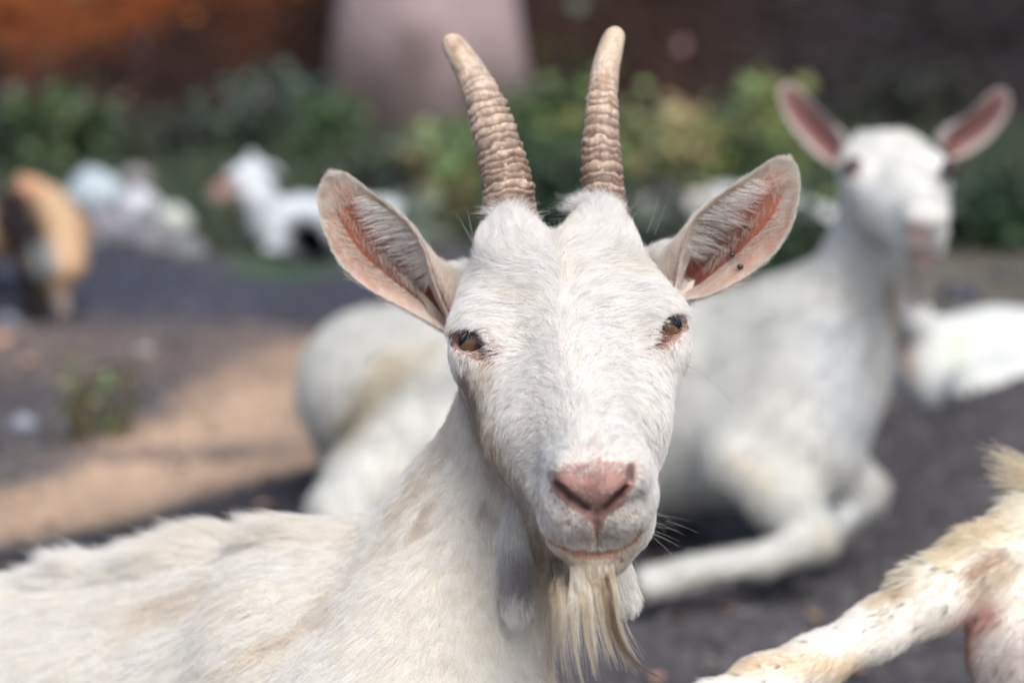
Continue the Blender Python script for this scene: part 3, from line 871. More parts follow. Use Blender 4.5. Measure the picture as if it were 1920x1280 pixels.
# lashes on the upper lids, whiskers on chin, cheeks and brows
lash = Hair()
def lash_row(pts, outv, n, L, col, rad, droop):
    P0 = resample(pts, n) + rng.normal(0, 1.2, (n, 2))
    roots = np.array([surf(*p) for p in P0]); 
    dv = np.array([outv[0], -outv[1], outv[2]], float)[None] + rng.normal(0, .16, (n, 3)); dv = unit(dv)
    t = np.linspace(0, 1, 6)[None, :, None]; LL = (L * rng.uniform(.6, 1.15, n))[:, None, None]
    Pn = roots[:, None] + dv[:, None] * LL * t + np.array([0, -1, 0.])[None, None] * (LL * droop * t ** 2)
    lash.add(Pn, (rad * (1 - .8 * np.linspace(0, 1, 6)))[None].repeat(n, 0), np.repeat(np.array([col]), n, 0) * rng.uniform(.85, 1.1, (n, 1)))
lash_row([(852, 616), (862, 614), (876, 618), (890, 626)], (-.5, .15, 1.0), 26, 7.5, (.78, .74, .70), .08, .45)
lash_row([(852, 618), (866, 618), (884, 624)], (-.25, .2, 1.0), 9, 6, (.10, .08, .07), .07, .4)
lash_row([(1284, 582), (1274, 582), (1262, 590), (1250, 602)], (.5, .1, 1.0), 26, 7.5, (.80, .76, .73), .08, .45)
lash_row([(1282, 586), (1268, 588), (1254, 600)], (.35, .2, 1.0), 9, 6, (.10, .08, .07), .07, .4)
def whisker(px, py, L, dx, dy, dz, droop, n=1, sp=8, rad=.07, col=(.75, .72, .66)):
    for _ in range(n):
        r0 = surf(px + rng.normal(0, sp), py + rng.normal(0, sp))
        dv = np.array([dx, -dy, dz]) + rng.normal(0, .22, 3); dv /= np.linalg.norm(dv)
        t = np.linspace(0, 1, 8)[:, None]; l = L * rng.uniform(.6, 1.2)
        Pn = r0 + dv * l * t + np.array([0, -1, 0]) * l * droop * t ** 2
        lash.add(Pn[None], (rad * (1 - .75 * t[:, 0]))[None], np.array([col]))
whisker(1215, 985, 20, 1, .3, .2, .1, 16, 14)
whisker(1010, 1010, 14, -1, .5, .3, .1, 10, 12)
whisker(1090, 1060, 14, -.1, 1, .5, .0, 22, 26)
whisker(1278, 680, 42, 1, .7, .0, .2, 7, 8, .05, (.35, .33, .30))
whisker(858, 665, 26, -.8, .6, .0, .1, 6, 6, .05, (.4, .37, .34))
whisker(1215, 445, 26, .6, -1, .2, -.5, 2, 6, .06)
whisker(893, 470, 30, -.4, -1, .2, .1, 4, 8, .07)
whisker(1185, 400, 12, .5, -1, .2, .1, 3, 6, .06)
whisker(1270, 560, 18, .8, .4, .1, .1, 8, 10, .07)
lash.build('eyelashes_and_whiskers', goat, mat_fur)

# ------------------------------------------------------------------ wattles
def wattle(path, colf, label, hair_n, hl, seed):
    st = resample(path, 40); c = np.array([PS(a, b, d) for a, b, d, r in st]); r = st[:, 3]
    th = np.linspace(0, 2 * np.pi, 28, endpoint=False)
    V = c[:, None] + (r[:, None] * np.cos(th))[..., None] * np.array([1, 0, 0]) + (r[:, None] * .75 * np.sin(th))[..., None] * np.array([0, 0, 1.0])
    n, m = 40, 28
    i = np.arange(n - 1)[:, None] * m; j = np.arange(m)[None]; j2 = (j + 1) % m
    q = np.stack([i + j, i + j2, i + m + j2, i + m + j], -1).reshape(-1, 4)
    w = keep(new_mesh('wattle', s2w(V.reshape(-1, 3)), q, None, [mat_skin]), goat)
    w['label'] = label
    tt = np.repeat(np.linspace(0, 1, n), m)
    point_color(w, 'col', np.clip(colf(tt) * .8, 0, 1))
    # coat of the wattle
    k = hair_n; t = rng.random(k) ** .9; a = rng.random(k) * 2 * np.pi
    ii = t * (n - 1); i0 = np.minimum(ii.astype(int), n - 2); f = (ii - i0)[:, None]
    cc = c[i0] * (1 - f) + c[i0 + 1] * f; rr = r[i0] * (1 - f[:, 0]) + r[i0 + 1] * f[:, 0]
    nn = np.stack([np.cos(a), 0 * a, np.sin(a)], 1)
    p = cc + nn * rr[:, None] * np.array([1, 1, .75])
    T = unit(c[i0 + 1] - c[i0]) + rng.normal(0, .09, (k, 3)); T = unit(T)
    L = hl * rng.uniform(.6, 1.15, k) * (1 - .25 * t)
    s = np.linspace(0, 1, 5)[None, :, None]
    T = unit(T + nn * rng.uniform(0, .25, (k, 1)))
    tf = np.stack([fbm(p / 3.5, 2, 1), 0 * t, fbm(p / 3.5 + 4, 2, 2)], 1)
    Pn = p[:, None] + tf[:, None] * (L * .30)[:, None, None] * s ** 1.5 + T[:, None] * L[:, None, None] * s + nn[:, None] * (L[:, None, None] * (.22 * s - .12 * s ** 2 - .10 * s ** 3))
    h = Hair(); h.add(Pn, np.full((k, 1), .15) * (1 - .8 * np.linspace(0, 1, 5) ** 1.3)[None], np.clip(colf(t + .08 * fbm(p / 4, 2, 1)) * (1 + rng.normal(0, .13, k))[:, None], .01, .92))
    o = h.build('wattle_hair', w, mat_fur)
def wcol_l(t):
    g = (smooth(.30, .66, t) * smooth(.90, .74, t))[:, None]; top = smooth(.2, .0, t)[:, None]
    c = np.array([.88, .86, .83]) + 0 * g
    c = c * (1 - .45 * top) + np.array([.45, .36, .33]) * .45 * top
    return c * (1 - g * .72) + np.array([.28, .27, .30]) * g * .72
def wcol_r(t): return np.array([.90, .88, .82]) + 0 * t[:, None]
wattle([(965, 900, 1.562, 4), (965, 960, 1.553, 6), (966, 1030, 1.547, 7.5), (967, 1090, 1.543, 8.2), (967, 1130, 1.543, 7), (967, 1152, 1.544, 4.5), (967, 1158, 1.545, 1)], wcol_l, 'hairy wattle with a dark grey patch', 8000, 13, 1)
wattle([(1138, 1000, 1.55, 8), (1148, 1050, 1.548, 9), (1158, 1090, 1.546, 9.5), (1166, 1118, 1.545, 7), (1168, 1126, 1.545, 1)], wcol_r, 'white fluffy wattle', 5000, 17, 2)

# ------------------------------------------------------------------ beard
beard = Hair()
def lock(x0, y0, pts, n, spread, col, seed, r0=.13, d0=1.395):
    """one lock: pts are photo pixels the lock passes through"""
    base = surf(x0, y0, 1.25, 1.55)
    path = np.array([base] + [PS(x, y, d0 + .012 * (i + 1) / len(pts)) for i, (x, y) in enumerate(pts)])
    path = resample(path, 14)
    t = np.linspace(0, 1, 14)[None, :, None]
    off = rng.normal(0, 1, (n, 1, 3)) * spread * np.array([1, .4, .8]); off2 = rng.normal(0, 1, (n, 1, 3)) * spread * np.array([1, .5, 1])
    Pn = path[None] + off * (1 - t * .55) * (1 - .2 * t) + off2 * (t ** 3) * .8 * (rng.random((n, 1, 1)) < .5) * 1.6
    Pn += np.sin(t * 5 + rng.random((n, 1, 1)) * 6) * rng.normal(0, .35, (n, 1, 3))
    keepL = rng.uniform(.62, 1.0, (n, 1, 1))
    # shorten hairs by resampling along their length
    idx = np.linspace(0, 1, 14)[None] * keepL[:, :, 0] * 13
    i0 = np.clip(idx.astype(int), 0, 12); f = (idx - i0)[..., None]
    ar = np.arange(n)[:, None]
    Pn = Pn[ar, i0] * (1 - f) + Pn[ar, i0 + 1] * f
    C = np.repeat(np.array([col]), n, 0) * (1 + rng.normal(0, .10, (n, 1)))
    beard.add(Pn, np.full((n, 1), r0) * (1 - .7 * np.linspace(0, 1, 14) ** 1.5)[None], np.clip(C, .01, .9))
BL = (.66, .58, .46); BD = (.20, .145, .10); BP = (.80, .75, .66); BT = (.42, .33, .23)
LOCKS = [((1038, 1048), [(1032, 1100), (1028, 1160), (1032, 1230), (1040, 1300)], 60, 1.5, BD), ((1046, 1052), [(1042, 1110), (1044, 1180), (1056, 1250), (1066, 1300)], 90, 2.0, BT),
 ((1056, 1056), [(1052, 1110), (1052, 1180), (1060, 1250), (1074, 1310)], 110, 2.2, BL), ((1068, 1058), [(1068, 1110), (1070, 1170), (1078, 1240), (1096, 1300)], 120, 2.1, BL),
 ((1078, 1062), [(1084, 1110), (1080, 1170), (1082, 1230), (1092, 1290)], 90, 1.5, BP), ((1090, 1064), [(1094, 1120), (1098, 1180), (1108, 1230), (1120, 1280)], 110, 1.8, BL),
 ((1100, 1066), [(1106, 1110), (1110, 1170), (1112, 1200), (1122, 1250)], 80, 1.2, BP), ((1112, 1066), [(1120, 1110), (1126, 1160), (1140, 1210), (1162, 1260)], 100, 1.6, BL),
 ((1124, 1064), [(1134, 1110), (1142, 1170), (1160, 1220), (1200, 1268)], 130, 1.2, BT), ((1132, 1062), [(1142, 1110), (1150, 1170), (1172, 1225), (1212, 1258), (1262, 1280)], 130, .9, BD),
 ((1144, 1058), [(1152, 1100), (1158, 1160), (1176, 1210), (1205, 1250)], 60, 1.3, BL), ((1080, 1058), [(1090, 1100), (1100, 1140), (1112, 1190)], 90, 3.0, BP),
 ((1050, 1050), [(1050, 1090), (1048, 1130), (1050, 1170)], 120, 3.2, BL), ((1110, 1060), [(1120, 1090), (1128, 1130)], 110, 3.2, BL)]
for i, (b0, pts, n, sp, col) in enumerate(LOCKS): lock(b0[0], b0[1], pts, int(n * .52), sp * .95, col, i, .105)
# stray hairs
for i in range(150):
    x = 1035 + rng.random() * 115; dx = (x - 1080) * .35 + rng.normal(0, 16)
    lock(x, 1056, [(x + dx * .3, 1120), (x + dx * .7, 1180), (x + dx * 1.4 + 10, 1230 + rng.random() * 40)], 2, .5, BP, i, .08)
beard.build('beard', goat, mat_beard)

# ticks sitting in the ear
for i, (px_, py_, r_) in enumerate([(1396, 427, 1.5), (1372, 478, 2.0), (1387, 500, 2.2), (1414, 381, .9), (1405, 432, 1.0)]):
    dists = np.linalg.norm(s2px(ear_r['front'].reshape(-1, 3)) - np.array([px_, py_]), axis=1)
    c_ = ear_r['front'].reshape(-1, 3)[dists.argmin()]; off = np.array([px_, py_]) - s2px(c_[None])[0]
    c_ = c_ + np.array([off[0], -off[1], 0]) * .335 + np.array([0, 0, 3.2])
    ph = np.linspace(0, math.pi, 9)[:, None]; th = np.linspace(0, 2 * math.pi, 12, endpoint=False)[None]
    V = np.stack([np.sin(ph) * np.cos(th), np.sin(ph) * np.sin(th) * .85, (np.cos(ph) + 0 * th) * .6], -1) * r_ + c_
    i_ = np.arange(8)[:, None] * 12; j_ = np.arange(12)[None]; j2_ = (j_ + 1) % 12
    o_ = keep(new_mesh('tick', s2w(V.reshape(-1, 3)), np.stack([i_ + j_, i_ + 12 + j_, i_ + 12 + j2_, i_ + j2_], -1).reshape(-1, 4), None, [mat_eye]), goat)
    point_color(o_, 'col', np.repeat(np.array([[.02, .016, .018]]), 108, 0))
# ------------------------------------------------------------------ ground
def gz(x, y):
    """ground height in metres"""
    x = np.asarray(x, float); y = np.asarray(y, float)
    p = np.stack([x, y, 0 * x], -1)
    z = .022 * fbm(p * 1.1 + 3, 3, 0) + .008 * fbm(p * 5 + 9, 3, 1) - .012
    z = z * smooth(.9, 1.6, y) 
    m = lambda cx, cy, rx, ry, h: h * np.exp(-(((x - cx) / rx) ** 2 + ((y - cy) / ry) ** 2))
    z = z + m(.80, 3.45, .30, .22, .135) + m(1.15, 3.55, .40, .25, .09)
    z = z + m(-1.05, 5.5, .30, .25, .07)
    z = z + smooth(9.3, 13.5, y + .6 * fbm(p * .5, 2, 2)) * 2.6 + smooth(13, 30, y) * 1.5
    z = z + .10 * fbm(p * 1.3 + 20, 3, 4) * smooth(7.5, 11, y)
    return z
def soil_color(x, y):
    p = np.stack([x, y, 0 * x], -1)
    n1 = fbm(p * 3, 4, 0)[..., None]; n2 = fbm(p * 14, 3, 2)[..., None]; n3 = fbm(p * 45, 2, 3)[..., None]
    c = np.array([.076, .072, .078]) * (1 + .35 * n1 + .3 * n2 + .25 * n3)
    def mix(c, col, w): return c * (1 - w[..., None]) + np.array(col) * (1 + .22 * n1 + .18 * n2) * w[..., None]
    def blob(cx, cy, rx, ry, a=0, soft=.35, wob=.35):
        ca, sa = math.cos(a), math.sin(a); u = (x - cx) * ca + (y - cy) * sa; v = -(x - cx) * sa + (y - cy) * ca
        r = np.sqrt((u / rx) ** 2 + (v / ry) ** 2) + wob * n1[..., 0] + wob * .4 * n2[..., 0]
        return smooth(1 + soft, 1 - soft, r)
    # sunlit dirt at the left, running back right; sunlight is painted into its colour
    g = lambda px, py: ground_at(px, py)[:2]
    a1 = g(300, 800); a2 = g(40, 930); a3 = g(500, 740)
    c = mix(c, (.155, .125, .115), blob(*g(380, 610), .75, .50, .1) * .8)
    c = mix(c, (.13, .125, .095), blob(*g(1800, 520), .9, .9, 0) * .7)
    SUNLIT = [(590, 640), (600, 700), (585, 850), (520, 868), (420, 885), (330, 920), (230, 945), (110, 975), (-60, 1010), (-60, 915), (60, 890), (160, 815), (300, 762), (440, 700), (540, 650)]
    S2 = np.array([g(*q) for q in SUNLIT]); flat = np.stack([x.ravel(), y.ravel()], -1)
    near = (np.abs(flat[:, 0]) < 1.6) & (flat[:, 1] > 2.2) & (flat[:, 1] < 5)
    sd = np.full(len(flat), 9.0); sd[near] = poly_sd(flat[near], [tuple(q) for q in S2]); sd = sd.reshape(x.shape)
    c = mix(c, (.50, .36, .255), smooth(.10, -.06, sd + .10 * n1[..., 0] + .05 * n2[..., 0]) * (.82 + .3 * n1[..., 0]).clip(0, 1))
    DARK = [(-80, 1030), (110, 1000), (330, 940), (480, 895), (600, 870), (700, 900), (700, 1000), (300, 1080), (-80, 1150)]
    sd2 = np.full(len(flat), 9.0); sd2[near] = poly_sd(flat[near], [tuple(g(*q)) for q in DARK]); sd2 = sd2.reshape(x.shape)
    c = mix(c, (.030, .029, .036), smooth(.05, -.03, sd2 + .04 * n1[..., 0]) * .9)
    c = mix(c, (.15, .12, .11), blob(*g(215, 838), .26, .06, .15, .5, .35) * .75)  # dapple shade painted as a dark streak across the sunlit dirt
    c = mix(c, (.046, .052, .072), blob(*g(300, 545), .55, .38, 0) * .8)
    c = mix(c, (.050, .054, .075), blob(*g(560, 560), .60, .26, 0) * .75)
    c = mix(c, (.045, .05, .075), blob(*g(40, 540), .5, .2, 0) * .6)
    # turf and humus towards the scrub
    t = smooth(5.7, 6.6, y + .5 * n1[..., 0]); c = mix(c, (.065, .085, .060), t * .45)
    c = mix(c, (.055, .095, .055), blob(*g(530, 488), .16, .30, 0) * .8)
    # bank litter: rust-coloured left, brown, near black right; forest shade is in the colour
    b = smooth(8.2, 9.6, y)
    fx = x / np.maximum(y, 1)
    bank = np.zeros(x.shape + (3,)) + np.array([.026, .014, .011])
    wl = smooth(-.05, -.13, fx + .02 * n1[..., 0]) * smooth(9.9, 11.9, y + n1[..., 0])
    bank = bank * (1 - wl[..., None]) + np.array([.24, .062, .012]) * wl[..., None]
    wr = smooth(.05, .14, fx)
    bank = bank * (1 - wr[..., None]) + np.array([.018, .015, .017]) * wr[..., None]
    bank = bank * (1 + .6 * n1 + .3 * n2)
    c = c * (1 - b[..., None]) + bank * b[..., None]
    return np.clip(c, .004, .8)
gx = axis([(-140, -30, 8), (-30, -8, 1), (-8, -2.2, .10), (-2.2, 2.2, .022), (2.2, 8, .10), (8, 30, 1), (30, 140, 8)])
gy = axis([(-60, -4, 5), (-4, 1, .25), (1, 6.5, .022), (6.5, 16, .07), (16, 40, .8), (40, 160, 8)])
X, Y = np.meshgrid(gx, gy, indexing='ij'); Z = gz(X, Y)
nx, ny = X.shape
i = np.arange(nx - 1)[:, None] * ny; j = np.arange(ny - 1)[None]
q = np.stack([i + j, i + ny + j, i + ny + j + 1, i + j + 1], -1).reshape(-1, 4)
mat_soil = mat_new('soil', rough=.95, attr='col', bump=(60, .6, .01), spec=.15)
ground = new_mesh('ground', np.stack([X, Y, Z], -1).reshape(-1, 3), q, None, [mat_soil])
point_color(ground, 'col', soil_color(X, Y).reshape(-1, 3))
tag(ground, kind='structure')

# ------------------------------------------------------------------ helpers for small geometry
class Bag:
    """faces with a colour per vertex"""
    def __init__(self): self.V = []; self.F = []; self.C = []; self.n = 0
    def add(self, V, F, C):
        V = np.asarray(V, float).reshape(-1, 3); self.V.append(V); self.F.append(np.asarray(F) + self.n)
        C = np.asarray(C, float); self.C.append(np.broadcast_to(C, (len(V), 3)) if C.ndim == 1 else C); self.n += len(V)
    def build(self, name, parent, mat):
        V = np.concatenate(self.V); F = np.concatenate(self.F)
        o = new_mesh(name, V, F, None, [mat]); point_color(o, 'col', np.clip(np.concatenate(self.C), 0, .9))
        if parent is not None: keep(o, parent)
        return o
def leaf_mat(name, trans=.35, rough=.5):
    m = bpy.data.materials.new(name); m.use_nodes = True
    nt = m.node_tree; b = nt.nodes['Principled BSDF']; out = nt.nodes['Material Output']
    at = nt.nodes.new('ShaderNodeAttribute'); at.attribute_name = 'col'
    b.inputs['Roughness'].default_value = rough
    nt.links.new(at.outputs['Color'], b.inputs['Base Color'])
    tr = nt.nodes.new('ShaderNodeBsdfTranslucent'); nt.links.new(at.outputs['Color'], tr.inputs['Color'])
    mx = nt.nodes.new('ShaderNodeMixShader'); mx.inputs[0].default_value = trans
    nt.links.new(b.outputs[0], mx.inputs[1]); nt.links.new(tr.outputs[0], mx.inputs[2]); nt.links.new(mx.outputs[0], out.inputs['Surface'])
    return m
mat_leaf = leaf_mat('leaf'); mat_dry = leaf_mat('dry_leaf', .15, .7)
mat_bark = mat_new('bark', rough=.9, attr='col', bump=(25, .9, .02), spec=.2)
mat_stone = mat_new('stone', rough=.8, attr='col', bump=(50, .5, .004), spec=.3)
mat_coat = mat_new('short_coat', rough=.75, attr='col', bump=(420, .5, .0015), spec=.2)

def leaves(bag, C, size, col, var, seed, flat=0.0):
    """leaf blades: six-point pointed ovals folded on the midrib"""
    r = np.random.default_rng(seed); n = len(C)
    a = r.normal(0, 1, (n, 3)); a[:, 2] = a[:, 2] * .5 + .1; a = unit(a)
    u = r.normal(0, 1, (n, 3)); u[:, 2] *= (1 - flat); b = unit(np.cross(a, np.cross(u, a) + 1e-6)); up = np.cross(a, b)
    if flat: a[:, 2] *= (1 - flat); a = unit(a); b = unit(np.cross(a, np.array([0, 0, 1.0])) ); up = np.cross(b, a)
    s = (size * r.uniform(.6, 1.3, n))[:, None]
    w = s * .36
    V = np.stack([C, C + a * s * .35 + b * w + up * w * .35, C + a * s * .7 + b * w * .8 + up * w * .3, C + a * s, C + a * s * .7 - b * w * .8 + up * w * .3, C + a * s * .35 - b * w + up * w * .35], 1)
    k = np.arange(n)[:, None] * 6
    F = np.concatenate([k + np.array([0, 1, 2, 3]), k + np.array([0, 3, 4, 5])])
    c = np.array(col)[None] * (1 + r.normal(0, var, (n, 1))) * (1 + r.normal(0, var * .4, (n, 3)))
    bag.add(V.reshape(-1, 3), F, np.repeat(c, 6, 0))
def stick(bag, pts, radii, col, m=7):
    pts = np.asarray(pts, float); n = len(pts)
    T = np.gradient(pts, axis=0); T = unit(T); ref = np.where(np.abs(T[:, 2:3]) > .9, np.array([[1.0, 0, 0]]), np.array([[0, 0, 1.0]]))
    A = unit(np.cross(T, ref)); B = np.cross(T, A)
    th = np.linspace(0, 2 * np.pi, m, endpoint=False)
    V = pts[:, None] + np.asarray(radii)[:, None, None] * (np.cos(th)[None, :, None] * A[:, None] + np.sin(th)[None, :, None] * B[:, None])
    i = np.arange(n - 1)[:, None] * m; j = np.arange(m)[None]; j2 = (j + 1) % m
    bag.add(V.reshape(-1, 3), np.stack([i + j, i + j2, i + m + j2, i + m + j], -1).reshape(-1, 4), np.array(col))

# ------------------------------------------------------------------ shrubs
def shrub(px, base_py, w_px, top_py, col, label, seed, n=520, size=.05, dense=1.7, alt=None, dist=None, group='shrubs and weeds at the foot of the bank', name='shrub', cat='shrub'):
    n = int(n * dense); size = size * .78
    r = np.random.default_rng(seed)
    g = ground_at(px, base_py) if dist is None else P(px, base_py, dist)
    g[2] = float(gz(g[0], g[1]))
    d = (g - CAM) @ FWD
    W = w_px / FPX * d; Hh = max(.12, (base_py - top_py) / FPX * d * 1.02)
    t = tag(empty(name, Vector(g)), label, cat, group)
    st = Bag(); lf = Bag(); tips = []
    ns = 9
    for i in range(ns):
        a = r.uniform(0, 2 * math.pi); R = W * .5 * math.sqrt(r.random())
        e = g + np.array([R * math.cos(a), R * math.sin(a) * .7, Hh * r.uniform(.6, 1.0)])
        mid = g + (e - g) * .5 + r.normal(0, .03, 3) + np.array([0, 0, Hh * .08])
        pts = resample([g - np.array([0, 0, .03]) + r.normal(0, .02, 3) * np.array([1, 1, 0]), mid, e], 7)
        stick(st, pts, np.linspace(.009, .003, 7) * (.6 + Hh), (.10, .085, .05), 5); tips.append(pts)
    k = r.integers(0, ns, n); u = r.random(n) ** .6
    C = np.array([tips[a][min(6, int(b * 7))] for a, b in zip(k, u)]) + r.normal(0, 1, (n, 3)) * np.array([W * .17, W * .15, Hh * .14])
    C[:, 2] = np.maximum(C[:, 2], g[2] + .02)
    clump = fbm((C - g) * 7, 2, seed % 4)
    sel = clump > (0.05 if alt is not None else 9)
    grey = np.array(col).mean() * np.array([1.0, 1.05, .92]); col = np.array(col) * .78 + grey * .22
    leaves(lf, C[~sel], size, col, .32, seed + 1)
    if alt is not None and sel.any(): leaves(lf, C[sel], size, alt, .2, seed + 2)
    s_ = st.build('stem', t, mat_bark); lf.build('foliage', t, mat_leaf)
    return t
G1 = (.11, .18, .075); G2 = (.07, .10, .06); G3 = (.24, .36, .14); G4 = (.10, .16, .12); YG = (.48, .43, .17); GY = (.17, .17, .15)
shrub(110, 330, 190, 175, G1, 'broad dark green shrub at the far left below the rust coloured bank', 11, 520, .06, alt=(.05, .09, .035))
shrub(-10, 320, 120, 190, (.10, .12, .10), 'dull grey green bush cut by the left edge of the picture', 12, 300, .05)
shrub(300, 310, 200, 225, (.07, .09, .065), 'low dusky green scrub behind the pale boulders', 13, 420, .05)
shrub(490, 300, 190, 150, (.15, .17, .135), 'tall greyish green shrub behind the white kid on the left', 14, 480, .055, alt=G4)
shrub(610, 320, 110, 190, (.10, .18, .08), 'narrow green shrub between the greyish shrub and the tree trunk', 15, 320, .05)
shrub(720, 400, 150, 290, (.08, .10, .075), 'dim green undergrowth in front of the tree trunk', 16, 380, .05, alt=(.13, .14, .10))
shrub(840, 410, 130, 235, G3, 'bright green leafy shrub left of the twin horns', 17, 480, .055, alt=(.30, .27, .14))
shrub(770, 450, 120, 370, (.30, .34, .28), 'pale silvery green weed above the goat ear', 18, 220, .05)
shrub(1040, 350, 150, 150, (.28, .37, .13), 'tall yellowish green shrub rising between the twin horns', 19, 520, .055, alt=(.13, .20, .08))
shrub(1060, 470, 160, 260, (.05, .105, .06), 'deep green bush low between the twin horns', 20, 380, .055)
shrub(1215, 350, 110, 215, (.33, .36, .16), 'pale olive shrub right of the horns', 21, 320, .05)
shrub(1300, 330, 110, 205, YG, 'yellowing bush with tan leaves right of the horns', 22, 420, .055, alt=(.60, .50, .28))
shrub(1420, 430, 150, 165, (.13, .21, .09), 'tall mid green shrub just left of the hornless goat', 23, 520, .055, alt=(.28, .33, .12))
shrub(1480, 520, 200, 400, (.085, .125, .075), 'low green bush behind the back of the hornless goat', 24, 420, .05)
shrub(1850, 460, 230, 340, (.05, .11, .045), 'dark green bush right of the head of the hornless goat', 25, 460, .055, alt=(.04, .07, .045))
shrub(1260, 480, 160, 370, (.10, .14, .10), 'grey green ground weed beside the dark headed kid', 26, 200, .045)
shrub(940, 330, 90, 230, (.10, .10, .085), 'thin brownish green scrub at the right foot of the tree trunk', 27, 220, .05)
shrub(1660, 250, 260, 150, (.045, .05, .035), 'dark scrub behind the ears of the hornless goat', 28, 420, .06)
shrub(195, 800, 70, 735, (.20, .33, .10), 'small green weed sprouting on the sunlit dirt at the left', 29, 16, .028, name='weed', cat='weed')
shrub(150, 815, 50, 780, (.30, .34, .10), 'tiny yellow green weed beside the green one on the sunlit dirt', 30, 12, .025, name='weed', cat='weed')

# ------------------------------------------------------------------ trees on the bank
def tree(px, base_py, w_px, dist, col, label, seed, height=4.2, lean=0.0, col2=None):
    r = np.random.default_rng(seed)
    g = P(px, base_py, dist); g[2] = float(gz(g[0], g[1]))
    R = w_px / FPX * dist / 2
    t = tag(empty('tree', Vector(g)), label, 'tree', 'trees on the bank')
    n, m = 60, 40
    z = np.linspace(-.25, height, n); th = np.linspace(0, 2 * np.pi, m, endpoint=False)
    flare = 1 + .30 * np.exp(-np.clip(z, 0, 9) / (R * .9)) 
    rr = R * flare[:, None] * (1 - .35 * (z / height)[:, None]) * (1 + .10 * np.sin(th * 5 + seed)[None] * np.exp(-np.clip(z, 0, 9) / .5)[:, None])
    pp = np.stack([np.cos(th)[None] + 0 * z[:, None], np.sin(th)[None] + 0 * z[:, None], (z * 1.2)[:, None] + 0 * th[None]], -1)
    rr = rr * (1 + .07 * fbm(pp * np.array([3, 3, 1.0]) + seed, 4, 1))
    V = np.stack([g[0] + rr * np.cos(th) + lean * z[:, None], g[1] + rr * np.sin(th), g[2] + z[:, None] + 0 * th], -1)
    f = fbm(pp * np.array([1.4, 1.4, 2.2]) + 5, 4, 2)[..., None] * 1.3; c = np.array(col) * (1 + .45 * f)
    if col2 is not None: k = smooth(-.1, .25, f + .25 * np.cos(th)[None, :, None]); c = c * (1 - k) + np.array(col2) * k
    foot_w = (smooth(.50, .05, z)[:, None] * (.8 + .4 * f[..., 0]))[..., None].clip(0, 1); c = c * (1 - foot_w) + np.array([.050, .042, .036]) * foot_w       # bark darkens towards the foot
    i = np.arange(n - 1)[:, None] * m; j = np.arange(m)[None]; j2 = (j + 1) % m
    b = Bag(); b.add(V.reshape(-1, 3), np.stack([i + j, i + j2, i + m + j2, i + m + j], -1).reshape(-1, 4), np.clip(c, 0, .8).reshape(-1, 3))
    b.build('trunk', t, mat_bark)
    top = np.array([g[0] + lean * height, g[1], g[2] + height])
    lf = Bag()
    for k in range(5):
        a = r.uniform(0, 2 * math.pi); e = top + np.array([math.cos(a) * r.uniform(.7, 1.5), math.sin(a) * r.uniform(.7, 1.4), r.uniform(.8, 1.8)])
        br = Bag(); stick(br, resample([top - np.array([0, 0, .5]), (top + e) / 2 + r.normal(0, .1, 3), e], 9), np.linspace(R * .4, R * .08, 9), np.array(col) * .8, 9)
        br.build('limb', t, mat_bark)
        C = e + r.normal(0, .42, (260, 3)); leaves(lf, C, .10, (.06, .10, .035), .25, seed * 10 + k)
    lf.build('crown', t, mat_leaf)
    return t
tree(810, 250, 330, 9.0, (.17, .13, .13), 'thick pinkish grey tree trunk behind the left horn', 41, 4.0, -.035, (.38, .295, .305))
tree(447, 60, 46, 12.5, (.28, .12, .06), 'slim reddish tree trunk on the rust coloured bank', 42, 4.0, .03)
tree(1712, 90, 60, 12.0, (.13, .055, .04), 'slender red brown tree trunk above the hornless goat', 43, 4.0, -.03)
tree(1850, 80, 130, 11.5, (.012, .011, .014), 'broad blackish tree trunk near the top right corner', 44, 4.2, .02)
tree(80, 40, 120, 12.6, (.10, .035, .02), 'dark rusty tree trunk in the top left corner', 45, 4.0, .0)

# ------------------------------------------------------------------ stones
def stone_mesh(c, r3, col, seed, name, parent=None):
    r = np.random.default_rng(seed)
    n, m = 18, 26
    ph = np.linspace(0.02, math.pi - .02, n)[:, None]; th = np.linspace(0, 2 * math.pi, m, endpoint=False)[None]
    D = np.stack([np.sin(ph) * np.cos(th), np.sin(ph) * np.sin(th), np.cos(ph) + 0 * th], -1)
    k = 1 + .28 * fbm(D * 1.3 + seed, 3, 1) 
    for _ in range(6):                                   # a few flat faces
        nn = unit(r.normal(0, 1, (1, 3)))[0]; d = D @ nn; k = np.where(d * k > .78, .78 / np.maximum(d, .3), k)
    V = np.array(c) + D * k[..., None] * np.array(r3)
    i = np.arange(n - 1)[:, None] * m; j = np.arange(m)[None]; j2 = (j + 1) % m
    b = Bag(); b.add(V.reshape(-1, 3), np.stack([i + j, i + m + j, i + m + j2, i + j2], -1).reshape(-1, 4), (np.array(col) * (1 + .3 * fbm(D * 3 + seed, 3, 2))[..., None]).reshape(-1, 3))
    return b.build(name, parent, mat_stone)
ROCKS = [(180, 358, 96, .42, .50, .54, 5.95, 'large pale bluish boulder on top of the rock heap at the left'), (262, 385, 74, .52, .54, .58, 5.85, 'white rounded boulder in the middle of the rock heap'),
 (255, 338, 50, .26, .25, .25, 6.05, 'grey stone peeping over the top of the rock heap'), (328, 415, 66, .46, .50, .46, 5.8, 'pale greenish white boulder at the right end of the rock heap'),
 (205, 430, 90, .21, .21, .24, 5.7, 'grey boulder low in the rock heap beside the tan kid'), (285, 455, 90, .19, .19, .21, 5.7, 'dull grey boulder at the front of the rock heap'),
 (350, 475, 70, .17, .18, .19, 5.65, 'grey boulder at the lower right of the rock heap'), (165, 470, 60, .22, .24, .27, 5.6, 'bluish grey stone at the lower left of the rock heap')]
